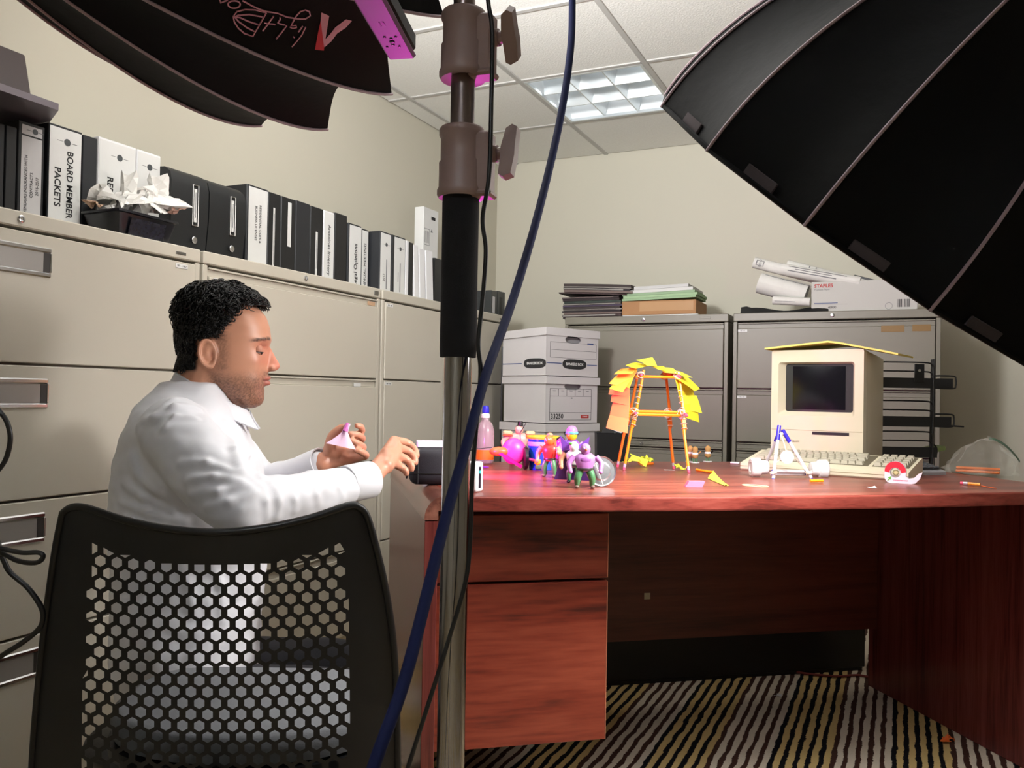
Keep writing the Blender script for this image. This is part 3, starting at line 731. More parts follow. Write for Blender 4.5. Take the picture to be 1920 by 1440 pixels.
# ---------------------------------------------------------------- binders and other things on the left cabinets
SX = -1.95                                    # plane of the binder spines
GB = 'ring binders in a row on the left cabinets'
def spine_text(parent, x, z, body, size, up, m=ink, bold=0.0, y=-.0016, width=None):
    M = frame((x, y, z), (0, 0, 1), (-1, 0, 0)) if up else frame((x, y, z), (0, 0, -1), (1, 0, 0))
    return text('lettering', body, size, m, parent, M, bold, .0002, width=width)
def emblem(parent, x, z, r=.007, y=-.0012):
    mk('round_emblem', G().lathe([(r, 0), (r, .0006), (0, .0006)], 20, Matrix.Translation((x, y, z)) @ Matrix.Rotation(PI/2, 4, 'X')), mat('emblem_grey', (70, 74, 76), .6), parent)
    for s in (-1, 1): mk('emblem_rule', G().box(x+s*r*2.2-r*.9, x+s*r*2.2+r*.9, y-.0004, y, z-.0006, z+.0006), grey_ink, parent)
def binder(y0, y1, zt, label, cover=black_d, plane=SX, depth=.25, kind='binder', lean=0.0, z0=TOPZ+.0005):
    yc = (y0+y1)/2; h = (y1-y0)/2-.0012
    t = thing(kind, label, 'binder', (plane, yc, z0), ROT90, GB)
    if lean: t.rotation_euler = (0, 0, ROT90); t.rotation_euler.rotate_axis('Y', lean)
    H = zt-z0
    g = G().box(-h, -h+.003, .004, depth, 0, H, .001).box(h-.003, h, .004, depth, 0, H, .001)
    g.box(-h, h, 0, .0045, 0, H, .0015)
    mk('cover', g, cover, t)
    if h > .006: mk('pages', G().box(-h+.0034, h-.0034, .006, depth-.012, .006, H-.012), mat('page_edges', (205, 202, 192), .9), t)
    return t, h, H
def insert(t, h, z0, z1, m=white_p, k=.92, xo=0.0):
    return mk('spine_label', G().box(-h*k+xo, h*k+xo, -.001, 0, z0, z1), m, t)
grey_lab = mat('grey_label', (186, 184, 184), .6)
Yp = lambda px, py=330: at_x(px, py, SX).y
b, h, H = binder(1.20, Yp(8), 1.565, 'black binder at the far left under the laptop', black_v)
b, h, H = binder(Yp(9), Yp(31), 1.566, 'narrow black binder left of the vendor insurance one', black_v)
b, h, H = binder(Yp(32), Yp(83), 1.588, 'black binder labelled vendors insurances with contracts', black_v)
insert(b, h, .012, H-.035, grey_lab, .78); insert(b, h, H-.031, H-.008, grey_lab, .78); emblem(b, .008, H-.019)
for i, (s_, sz) in enumerate((('VENDORS INSURANCES WITH', .0105), ('CONTRACTS', .0105), ('2016-2017', .0105))): spine_text(b, -.014+.015*i, .105, s_, sz, True)
b, h, H = binder(Yp(89), Yp(153), 1.606, 'white binder lettered board member packets', black_d)
insert(b, h, .004, H-.006, k=.95); emblem(b, .004, H-.038, .009)
spine_text(b, .012, .13, 'BOARD MEMBER', .0245, False, bold=.0004, width=.172); spine_text(b, -.022, .118, 'PACKETS', .0245, False, bold=.0004)
b, h, H = binder(Yp(154), Yp(182), 1.603, 'plain black binder between two white ones', black_d)
b, h, H = binder(Yp(183), Yp(255), 1.612, 'white binder lettered REP behind the tissue tray', white_pl)
insert(b, h, .004, H-.006, k=.96); emblem(b, .006, H-.042, .009); spine_text(b, -.024, .16, 'REP', .026, False, bold=.0005)
b, h, H = binder(Yp(256), Yp(301), 1.612, 'blank white binder with a small emblem right of the tissue', white_pl)
insert(b, h, .004, H-.006, k=.96); emblem(b, .002, H-.042, .009)
def magfile(px0, px1, pl, zt, label, lab_h):
    y0, y1 = at_x(px0, 400, pl).y, at_x(px1, 400, pl).y; yc, h = (y0+y1)/2, (y1-y0)/2-.001; H = zt-TOPZ
    t = thing('magazine_file', label, 'magazine file', (pl, yc, TOPZ+.0005), ROT90, 'black magazine files on the cabinet')
    prof = [(.0, 0), (.006, .002)]+[(.25, 0), (.25, H*.62), (.18, H*.86)]+[(.03+.09*(1-math.cos(a)), H-.03+.03*math.sin(PI/2-a)) for a in (PI/2, PI/4, 0)][::1]
    prof = [(.012, 0), (.25, 0), (.25, H*.75), (.16, H*.96), (.09, H), (.03, H-.004), (.008, H-.02), (0, H-.05), (.0, H*.5)]
    M = Matrix(((0, 0, 1, 0), (1, 0, 0, 0), (0, 1, 0, 0), (0, 0, 0, 1)))
    body = mk('case', G().prism(prof, -h, h, M), mat('file_plastic', (22, 24, 26), .5, bump=(500, .15, .0006)), t, 40)
    lx = h*.25
    z0, z1 = H*.36, H*.84
    g = G().box(lx-.012, lx-.009, -.004, .004, z0, z1, .001).box(lx+.009, lx+.012, -.004, .004, z0, z1, .001).box(lx-.009, lx+.009, -.004, .004, z1-.003, z1, .001).box(lx-.009, lx+.009, -.004, .004, z0, z0+.003, .001)
    fr = mk('label_frame', g, steel, t)
    mk('label_strip', G().box(lx-.005, lx+.005, -.0022, .0, z0+.012, z1-.012), white_p, t)
    mk('label_print', G().box(lx-.0012, lx+.0012, -.0026, -.0021, z0+.025, z1-.022), grey_ink, t)
    R_ = Matrix.Translation((lx, .002, H*.2)) @ Matrix.Rotation(PI/2, 4, 'X')
    mk('finger_ring', G().lathe([(.0085, 0), (.0105, .0035), (.0085, .005), (.0, .0045)], 20, R_), chrome, t)
magfile(321, 391, -1.90, 1.585, 'taller black magazine file with label slot by the tissue tray', 1)
magfile(392, 461, -1.90, 1.583, 'black magazine file right of the other with label slot', 1)
b, h, H = binder(Yp(464), Yp(504), 1.618, 'white binder about residential and business licenses', black_d)
insert(b, h, .004, H-.006, k=.9, xo=.002); emblem(b, -.004, .028, .008)
spine_text(b, .012, .165, "RESIDENTIAL COI'S &", .0135, False); spine_text(b, -.008, .165, 'BUSINESS LICENSES', .0135, False)
b, h, H = binder(Yp(504), Yp(528), 1.615, 'black binder with a thin white strip beside the license binder', black_v)
mk('spine_label', G().box(-.006, .002, -.001, 0, .015, H-.05), white_p, b); mk('label_print', G().box(-.003, -.001, -.0014, -.001, .04, H-.07), grey_ink, b)
b, h, H = binder(Yp(529), Yp(556), 1.615, 'black padded binder with a white label near its top', black_v)
mk('spine_label', G().box(-.004, .014, -.001, 0, .115, H-.015), white_p, b)
b, h, H = binder(Yp(556.5), Yp(583), 1.617, 'black binder with no spine label at all', black_d)
b, h, H = binder(Yp(584), Yp(608), 1.615, 'black wrinkled binder with a low narrow label', black_v)
mk('spine_label', G().box(-.006, .005, -.001, 0, .03, H-.09), white_p, b); mk('label_print', G().box(-.0015, .0005, -.0014, -.001, .06, H-.12), grey_ink, b)
b, h, H = binder(Yp(609), Yp(629), 1.615, 'white binder lettered amenities inventory', white_pl)
insert(b, h, .004, H-.006, k=.95); spine_text(b, 0, .14, 'Amenities Inventory', .023, False)
b, h, H = binder(Yp(630), Yp(653), 1.620, 'black puffy vinyl binder right of the amenities one', black_v)
b, h, H = binder(Yp(655), Yp(680), 1.598, 'white binder lettered legal opinions', black_d)
insert(b, h, .004, H-.006, k=.9, xo=.004); spine_text(b, .006, .11, 'Legal Opinions', .028, True, bold=.0003)
b, h, H = binder(Yp(680.5), Yp(693.5), 1.592, 'slim white binder lettered annual meeting', black_d)
insert(b, h, .004, H-.006, k=.9); spine_text(b, 0, .11, 'ANNUAL MEETING', .0225, True)
P2 = -1.90
Yq = lambda px, py=480: at_x(px, py, P2).y
b, h, H = binder(Yq(712), Yq(733.5), 1.590, 'binder dated 2017 standing forward of its row', black_d, P2, .26)
insert(b, h, .004, H-.006, k=.9); emblem(b, .004, H-.05, .008); spine_text(b, -.012, .075, '2017', .016, True); mk('label_print', G().box(.004, .010, -.0016, -.001, .03, .15), grey_ink, b)
b, h, H = binder(Yq(735), Yq(760), 1.59, 'white insert binder right of the 2017 one', black_d, P2, .26)
insert(b, h, .004, H-.006, k=.8, xo=.006); emblem(b, .01, H-.05, .008); mk('label_print', G().box(.008, .013, -.0016, -.001, .03, .15), grey_ink, b); mk('label_print', G().box(-.006, -.002, -.0016, -.001, .07, .11), grey_ink, b)
b, h, H = binder(Yq(761), Yq(766.5), 1.585, 'very thin white folder between binders', white_pl, P2, .24)
b, h, H = binder(Yq(767), Yq(775), 1.582, 'thin dark binder before the leaning white ones', black_v, P2, .24)
for i, (a_, c_, zt) in enumerate(((776, 785, 1.578), (786.5, 797, 1.571), (799, 812, 1.572))):
    binder(Yq(a_)+.012, Yq(c_)+.012, zt, ['first leaning thin white binder after the dark one', 'middle of the three leaning thin white binders', 'last leaning thin white binder beside the pole'][i], white_pl, P2, .24, lean=-.07, z0=TOPZ+.003)
b, h, H = binder(Yp(812)+.03, Yp(834), 1.565, 'black binder under the tall white carton behind the pole', black_d, SX)
t = tag(mk('carton', G().box(-.075, .06, 0, .05, 0, .235, .003), white_p), 'tall flat white carton with printed panel behind the pole', 'carton'); t.location = (-2.0, Yp(829), 1.567); t.rotation_euler = (0, 0, ROT90)
g = G()
for (a_, b_, c_, d_) in ((-.07, -.02, .135, .137), (-.07, -.02, .06+.0, .062), (-.07, -.068, .06, .137), (-.022, -.02, .06, .137)): g.box(a_, b_, -.0006, 0, c_, d_)
mk('printed_panel', g, grey_ink, t)
for i in range(4): mk('printed_line', G().box(-.062+.01*i, -.059+.01*i, -.0006, 0, .07, .125), grey_ink, t)
mk('printed_triangle', G().prism([(-.012, .125), (.008, .125), (-.002, .142)], 0, .0006, Matrix(((1, 0, 0, 0), (0, 0, -1, 0), (0, 1, 0, 0), (0, 0, 0, 1)))), grey_ink, t)
mk('black_tab', G().box(-.006, .03, -.0008, 0, .185, .2), ink, t)
for i, (a_, c_) in enumerate(((921, 932.5), (933.5, 947))):
    b, h, H = binder(at_x(a_, 560, -1.86).y, at_x(c_, 560, -1.86).y, [1.462, 1.468][i], ['left of two small dark tape cases on the corner cabinet', 'right of two small dark tape cases on the corner cabinet'][i], mat('tape_case', (58, 60, 60), .35), -1.86, .12, 'tape_case')
    mk('spine_label', G().box(-h*.55, h*.2, -.001, 0, .02, H-.03), grey_lab if i == 0 else black_p, b)
# laptop lying open on the first binders
lp = thing('laptop', 'dark laptop standing open on top of the left binders', 'laptop', (-1.95, 1.24, 1.607), ROT90)
ys = at_x(58, 130, -2.12).y-1.24
mk('base', G().prism([(-.20, -.10), (.128, -.10), (ys+.012, .15), (-.20, .15)], 0, .016), mat('laptop_grey', (120, 112, 118), .4, .5), lp)
mk('keyboard_deck', G().box(-.18, .11, -.08, .12, .0162, .0172), black_p, lp)
mk('screen', G().box(-.20, ys, -.006, .006, 0, .21, .005).xf(Matrix.Translation((0, .146, .020)) @ Matrix.Rotation(-.25, 4, 'X')), mat('laptop_lid', (58, 44, 44), .45), lp)
# tissue tray
ty = at_x(250, 430, -1.80).y
tr = thing('plastic_tray', 'small black plastic basket at the cabinet edge full of tissue', 'tray', (-1.87, ty+.052, TOPZ+.0005), ROT90)
def ring(wx, wy, z, r=.012):
    return [(sx*(wx-r)+r*math.cos(a), sy*(wy-r)+r*math.sin(a), z) for (sx, sy, a0) in ((1, 1, 0), (-1, 1, PI/2), (-1, -1, PI), (1, -1, 3*PI/2)) for a in (a0, a0+PI/4, a0+PI/2)]
g = G().loft([ring(.078, .05, .004), ring(.080, .052, 0), ring(.095, .068, .058), ring(.100, .073, .060), ring(.100, .073, .066), ring(.093, .066, .064), ring(.077, .05, .006)], True)
mk('basket', g, mat('tray_black', (20, 21, 28), .28), tr, 40)
mk('front_panel', G().box(-.062, .05, -.001, .001, .004, .05).xf(Matrix.Translation((0, -.0605, 0)) @ Matrix.Rotation(.27, 4, 'X')), mat('tray_window', (32, 33, 44), .25, var=(120, .4)), tr)
def crumple(name, label, cat, pos, size, m, seed, n=9, amp=.35, parent=None, fold=0.0, group=None, base=True):
    rnd = np.random.default_rng(seed); P = np.zeros((n, n, 3)); 
    low = rnd.normal(size=(4, 4, 3)); xi = np.linspace(0, 3, n)
    def bil(a):
        i0 = np.clip(np.floor(xi).astype(int), 0, 2); f = xi-i0
        rows_ = a[i0]*(1-f)[:, None, None]+a[i0+1]*f[:, None, None]
        return rows_[:, i0]*(1-f)[None, :, None]+rows_[:, i0+1]*f[None, :, None]
    B = bil(low); hi = rnd.normal(size=(n, n, 3))*.16
    X, Y = np.meshgrid(np.linspace(-1, 1, n), np.linspace(-1, 1, n), indexing='ij')
    P[..., 0] = X*size[0]*.5; P[..., 1] = Y*size[1]*.5; P[..., 2] = 0
    P += (B+hi)*amp*np.array(size)[None, None, :]*.5
    P[..., 2] += fold*size[2]*(1-np.abs(X))
    P[..., 2] -= P[..., 2].min()-.001
    o = mk(name, G().sheet(P, .0007), m, parent, None, loc=pos)
    return tag(o, label, cat, group) if parent is None else o
tiss = mat('tissue_paper', (226, 224, 220), .85); brown_paper = mat('brown_paper', (176, 146, 124), .85)
tp = lambda px, py, X=-1.87: at_x(px, py, X)
ti = thing('tissue', 'crumpled white tissues heaped in the black basket', 'tissue', tp(240, 395)+Vector((0, 0, -.02)))
for q, (px, py, sz, sd) in enumerate(((225, 385, (.10, .11, .06), 2), (285, 385, (.10, .11, .06), 3), (300, 400, (.08, .10, .05), 8))):
    crumple('tissue_ply', '', '', tp(px, py)-ti.location+Vector((0, 0, -.02)), sz, tiss, sd, 11, .5, ti, .5)
def peak(px0, py0, px1, py1, wd, sd):
    rnd = np.random.default_rng(sd); a = np.array(tp(px0, py0)-ti.location); b = np.array(tp(px1, py1)-ti.location); n = 7
    P = np.zeros((n, 6, 3))
    for i in range(n):
        f = i/(n-1); c = a*(1-f)+b*f
        for j in range(6):
            s = (j/5-.5); P[i, j] = c+np.array([.02*math.sin(j*1.3+i*.6), s*wd*(.6+.5*f), .006*math.cos(j*2.1+i)])+rnd.normal(size=3)*.0025
    mk('tissue_peak', G().sheet(P, .0007), tiss, ti, None)
peak(225, 395, 245, 325, .042, 1); peak(290, 395, 300, 330, .06, 5); peak(262, 400, 275, 352, .075, 9); peak(205, 395, 235, 372, .06, 12)
crumple('brown_paper_ball', 'crumpled brown paper at the left of the tissue tray', 'crumpled paper', tp(178, 392), (.028, .03, .022), brown_paper, 21, 8, .6, group=None)
crumple('brown_paper_ball', 'small crumpled brown paper at the right rim of the tray', 'crumpled paper', tp(330, 402, -1.84), (.02, .024, .016), mat('pink_paper', (206, 170, 156), .85), 22, 8, .6)
# ---------------------------------------------------------------- back cabinets: stacks, box, rolled plans
YT = 4.0; TOPB = TOPZ+.0005
def bx(px): return at_y(px, 590, YT).x
x0, x1 = bx(1058), bx(1166)
random.seed(11)
cols = [(44, 32, 34), (60, 42, 42), (112, 96, 90), (38, 30, 34), (128, 122, 116), (56, 46, 44), (66, 54, 74), (92, 84, 80), (44, 54, 48), (42, 30, 32)]
z = TOPB
k = 0; lifted = False
while z < TOPB+.178:
    th = random.uniform(.007, .014); top = z > TOPB+.105
    if top and not lifted: z += .020; lifted = True
    sh = (-.03 if z > TOPB+.115 and z < TOPB+.135 else 0)+random.uniform(-.006, .006); wd = (x1-x0)+(.05 if top else 0)+random.uniform(-.008, .008)
    n = 10; rings = []
    for i in range(n+1):
        f = i/n; dz = (-.020*f**1.2 if top else 0.0)
        zz0 = z+dz; xx = x0+sh+wd*f
        rings.append([(xx, YT-.02+random.uniform(-.004, .004), zz0+.0006), (xx, YT+.24, zz0+.0006), (xx, YT+.24, zz0+th-.0006), (xx, YT-.02, zz0+th-.0006)])
    o = Vector((x0, YT, z)); g = G().loft([[Vector(p)-o for p in r] for r in rings])
    c_ = cols[k % len(cols)]
    f_ = tag(mk('file_folder', g, mat('folder_%d' % (k % len(cols)), c_, .7), None, 50, loc=o), '', 'folder', 'dark file folders piled on the back cabinet')
    if k == 0: f_['label'] = 'bottom folder of the dark pile on the back cabinet'
    pg = G().loft([[Vector((p[0]+.002, p[1]-.0012 if i_ in (0, 3) else p[1]-.01, p[2]+(.002 if i_ < 2 else -.002)))-o for i_, p in enumerate(r)] for r in rings[:-1]])
    if k % 3 == 1: mk('papers', pg, mat('folder_paper_%d' % (k % 2), (150, 146, 140) if k % 2 else (104, 92, 90), .9), f_, 50)
    z += th; k += 1
FOLD = [o for o in COL.objects if o.name.startswith('file_folder') and o.parent is None]
ORD = 'lowest second third fourth fifth sixth seventh eighth ninth tenth eleventh twelfth thirteenth fourteenth fifteenth sixteenth seventeenth eighteenth nineteenth twentieth'.split()
for i, o in enumerate(FOLD): o['label'] = 'topmost folder of the dark pile on the back cabinet' if i == len(FOLD)-1 else '%s folder counted upward in the dark pile on the back cabinet' % ORD[i]
xa, xb = bx(1167), bx(1308)
card = mat('cardboard', (166, 122, 82), .75); 
cb = tag(mk('paper_pad', G().box(0, xb-xa+.004, 0, .24, 0, .012, .001), white_p, loc=(xa, YT-.01, TOPB)), 'flat white pad under the brown cardboard box', 'paper pad')
bb = thing('cardboard_box', 'low brown cardboard box sealed with clear tape', 'box', (xa, YT-.01, TOPB+.0125))
mk('carton', G().box(0, xb-xa-.006, 0, .24, 0, .068, .002), card, bb)
mk('packing_tape', G().box(.09, (xb-xa)*.95, -.0006, 0, .018, .062), mat('clear_tape', (188, 150, 112), .12, coat=.6), bb)
zz = TOPB+.0815
gcol = [(150, 178, 140), (158, 186, 146), (146, 172, 138), (206, 206, 202), (196, 196, 194)]
for i in range(5):
    th = .012 if i < 3 else .016; off = [0, .006, .002, .03, .06][i]; n = 8; rings = []; W_ = (xb-xa)*[.98, .98, .96, .86, .72][i]
    xx0 = off
    for j in range(n+1):
        f = j/n; dz = .010*(xx0+W_*f)/(xb-xa)
        xx = off+W_*f; rings.append([(xx, -.005, dz+.0004), (xx, .22, dz+.0004), (xx, .22, dz+th-.0004), (xx, -.005, dz+th-.0004)])
    tag(mk('paper_stack', G().loft([[Vector(p) for p in r] for r in rings]), mat('stack_%d' % i, gcol[i], .85), None, 50, loc=(xa, YT-.005, zz)), ['lowest green folder on the brown box', 'middle green folder on the brown box', 'upper green folder on the brown box', 'white paper stack on the green folders', 'topmost white papers over the green folders'][i], 'paper', 'paper and folders on the brown box')
    zz += th
# black flat bag, plans, paper carton on the right cabinet
xr = bx(1393); xr2 = bx(1555)
n = 16; rings = []
for i in range(n+1):
    f = i/n; hh = .022+.008*math.sin(f*9)+(.01 if f < .08 else 0)-.006*f
    rings.append([(f*(xr2-xr), 0, 0), (f*(xr2-xr), .2, 0), (f*(xr2-xr), .19, hh*.8), (f*(xr2-xr), .02, hh)])
tag(mk('flat_bag', G().loft([[Vector(p) for p in r] for r in rings]), mat('bag_black', (16, 16, 17), .7), None, 60, loc=(xr, YT-.07, TOPB)), 'flat black cloth bag on the right back cabinet', 'bag')
sx0, sx1 = bx(1523), bx(1720)
pbx = thing('paper_carton', 'grey white copy paper carton beside the rolled plans', 'carton', (sx0, YT-.055, TOPB))
Wc = sx1-sx0
mk('carton', G().box(0, Wc, 0, .25, 0, .135, .002), mat('carton_grey', (186, 184, 178), .7), pbx)
def ftext(par, x, z, s, size, m, align='LEFT', y=-.0008, bold=0.0): return text('lettering', s, size, m, par, frame((x, y, z), (1, 0, 0), (0, 0, 1)), bold, .0002, align)
red_ink = mat('red_ink', (176, 40, 36), .6); blue_ink = mat('blue_ink', (70, 84, 130), .6)
ftext(pbx, .012, .116, 'STAPLES', .021, red_ink, bold=.0006); ftext(pbx, .012, .1, 'Multiuse Paper', .011, grey_ink)
mk('print_line', G().box(.012, .11, -.0006, 0, .038, .041), blue_ink, pbx); ftext(pbx, .07, .02, '4000', .017, ink)
mk('print_rule', G().box(.012, .15, -.0006, 0, .033, .0335), grey_ink, pbx)
mk('print_circle', G().lathe([(.015, 0), (.015, .0006), (.0135, .0006), (.0135, 0)], 24, Matrix.Translation((.315, 0, .02)) @ Matrix.Rotation(PI/2, 4, 'X'), cap=False), grey_ink, pbx)
for i in range(8): mk('barcode_bar', G().box(.35+.006*i, .352+.006*i+(.0015 if i % 3 else 0), -.0006, 0, .014, .048), ink, pbx)
plan_m = mat('plan_paper', (214, 212, 206), .8, var=(30, .03))
def roll(p0, p1, r, label, marks=()):
    p0, p1 = Vector(p0), Vector(p1); c = p0; t = thing('rolled_plan', label, 'rolled plan', c, 0, 'rolled paper plans on the back cabinet')
    d = (p1-p0).normalized(); L_ = (p1-p0).length; M = frame((0, 0, 0), Vector((0, 1, 0)).cross(d), Vector((0, 1, 0))); 
    x = Vector((0, -1, 0)); x = (x-d*x.dot(d)).normalized(); y = d.cross(x); M = Matrix(((x.x, y.x, d.x, 0), (x.y, y.y, d.y, 0), (x.z, y.z, d.z, 0), (0, 0, 0, 1)))
    sp = []
    prof = []
    for i in range(46):
        a = 2*PI*i/20; rr = r*(1-.10*i/20); prof.append((rr*math.cos(a), rr*math.sin(a)))
    P = [[(a, b, z_) for a, b in prof] for z_ in (0, L_*.5, L_)]
    mk('sheet_roll', G().sheet(P, .0012).xf(M), plan_m, t, 60)
    for (z0_, z1_, a0, a1) in marks:
        Q = [[((r+.0012)*math.cos(a0+(a1-a0)*i/4), (r+.0012)*math.sin(a0+(a1-a0)*i/4), z_) for i in range(5)] for z_ in (z0_, z1_)]
        mk('printed_mark', G().sheet(Q, .0006).xf(M), grey_ink, t, 60)
    return t, M, r
ry = lambda px, py, Y=YT+.02: at_y(px, py, Y)
roll(ry(1424, 530), ry(1512, 553), .050, 'fat lower plan roll bound with clear film', [(.02, .26, -.9, -.86)])
t, M, r = roll(ry(1414, 492, YT+.045), ry(1560, 528, YT+.045), .027, 'plan roll with a boxed code at its raised end', [(.015, .05, .35, .42), (.015, .05, -.45, -.38), (.014, .018, -.45, .42), (.047, .05, -.45, .42)])
text('lettering', 'A100', .017, grey_ink, t, M @ frame((r+.0014, 0, .033), (0, 1, 0), (0, 0, 1)), depth=.0002)
roll(ry(1466, 504, YT-.03), ry(1612, 530, YT-.03), .027, 'plan roll printed with a title strip on top', [(.03, .24, .1, .25), (.03, .28, -.6, -.5), (.06, .22, -.25, -.15)])
roll(ry(1476, 496, YT+.09), ry(1625, 535, YT+.09), .024, 'thin plan roll at the back of the bundle', [(.1, .104, -.8, .8), (.13, .134, -.8, .8)])
roll(ry(1449, 563, YT-.06), ry(1519, 566, YT-.06), .019, 'short white plan roll lying on the black bag', [(.01, .1, .2, .3)])
fr = thing('picture_frame', 'black edged frame leaning behind the copy paper carton', 'frame', ry(1600, 533, YT+.27))
mk('frame', G().box(-.01, .16, 0, .012, -.12, .045, .002).xf(Matrix.Rotation(.3, 4, 'Y')), black_p, fr)
mk('white_mat', G().box(.0, .16, -.001, .0, -.11, .032).xf(Matrix.Rotation(.3, 4, 'Y')), white_p, fr)
# cartons in the corner
def bank(label, px_l, py_top, px_r, h, w_, d_, rz, z, lid_h, style, Yf):
    p = at_y((px_l+px_r)/2, py_top, Yf)
    t = thing('storage_carton', label, 'storage box', (p.x, Yf, z), rz, 'white storage cartons stacked in the corner')
    cw = mat('carton_white', (196, 192, 192), .75, var=(6, .03))
    # front wall with a real hand hole
    hole = [(.042*math.cos(a)+(.022 if math.cos(a) > 0 else -.022)*0+(.02 if math.cos(a) > 0 else -.02), h*.80+.016*math.sin(a)) for a in [2*PI*i/16 for i in range(16)]]
    hole = [(x*.8, y) for x, y in hole]
    out = [(-w_/2, 0), (w_/2, 0), (w_/2, h), (-w_/2, h)]
    V = [Vector(q) for q in out+hole]; Ee = [(0, 1), (1, 2), (2, 3), (3, 0)]+[(4+i, 4+(i+1) % 16) for i in range(16)]
    v, e, f, *_r = delaunay_2d_cdt(V, Ee, [], 0, 1e-5)
    g = G(); n = len(v)
    fs = [q for q in f if not inside((sum(v[i].x for i in q)/3, sum(v[i].y for i in q)/3), hole)]
    g.v = [Vector((p_.x, 0, p_.y)) for p_ in v]+[Vector((p_.x, .004, p_.y)) for p_ in v]
    g.f = [tuple(q) for q in fs]+[tuple(n+i for i in q[::-1]) for q in fs]
    o = len(hole)
    mk('front_wall', g, cw, t, 30)
    g = G().box(-w_/2, -w_/2+.004, .0045, d_, 0, h).box(w_/2-.004, w_/2, .0045, d_, 0, h).box(-w_/2+.0045, w_/2-.0045, d_-.004, d_, 0, h).box(-w_/2+.0045, w_/2-.0045, .0045, d_-.0045, 0, .004)
    mk('box_body', g, cw, t)
    mk('box_contents', G().box(-w_/2+.02, w_/2-.02, .02, d_-.02, .005, h*.86), mat('carton_paper', (150, 148, 150) if style == 'bank' else (40, 40, 42), .9), t)
    if lid_h:
        g = G().box(-w_/2-.008, w_/2+.008, -.009, d_+.008, h-.002, h+.002).box(-w_/2-.008, w_/2+.008, -.009, -.005, h-lid_h, h-.002).box(-w_/2-.008, -w_/2-.004, -.005, d_+.008, h-lid_h, h-.002).box(w_/2+.004, w_/2+.008, -.005, d_+.008, h-lid_h, h-.002)
        mk('lid', g, cw, t)
    return t
pn, pr_, plf = at_d(1022, 700, 3.6), at_d(1123, 700, 3.82), at_d(955, 700, 3.86)
fdir = Vector((pr_.x-pn.x, pr_.y-pn.y, 0)); rzb = math.atan2(fdir.y, fdir.x); bw = fdir.length
mid = (pn+pr_)/2; HB = .2055
blab = ['topmost storage carton of the corner stack with black oval logos', 'storage carton numbered 33250 second from the top', 'third storage carton down behind the toys', 'fourth storage carton down the corner stack', 'fifth storage carton down the corner stack', 'storage carton on the floor under the corner stack']
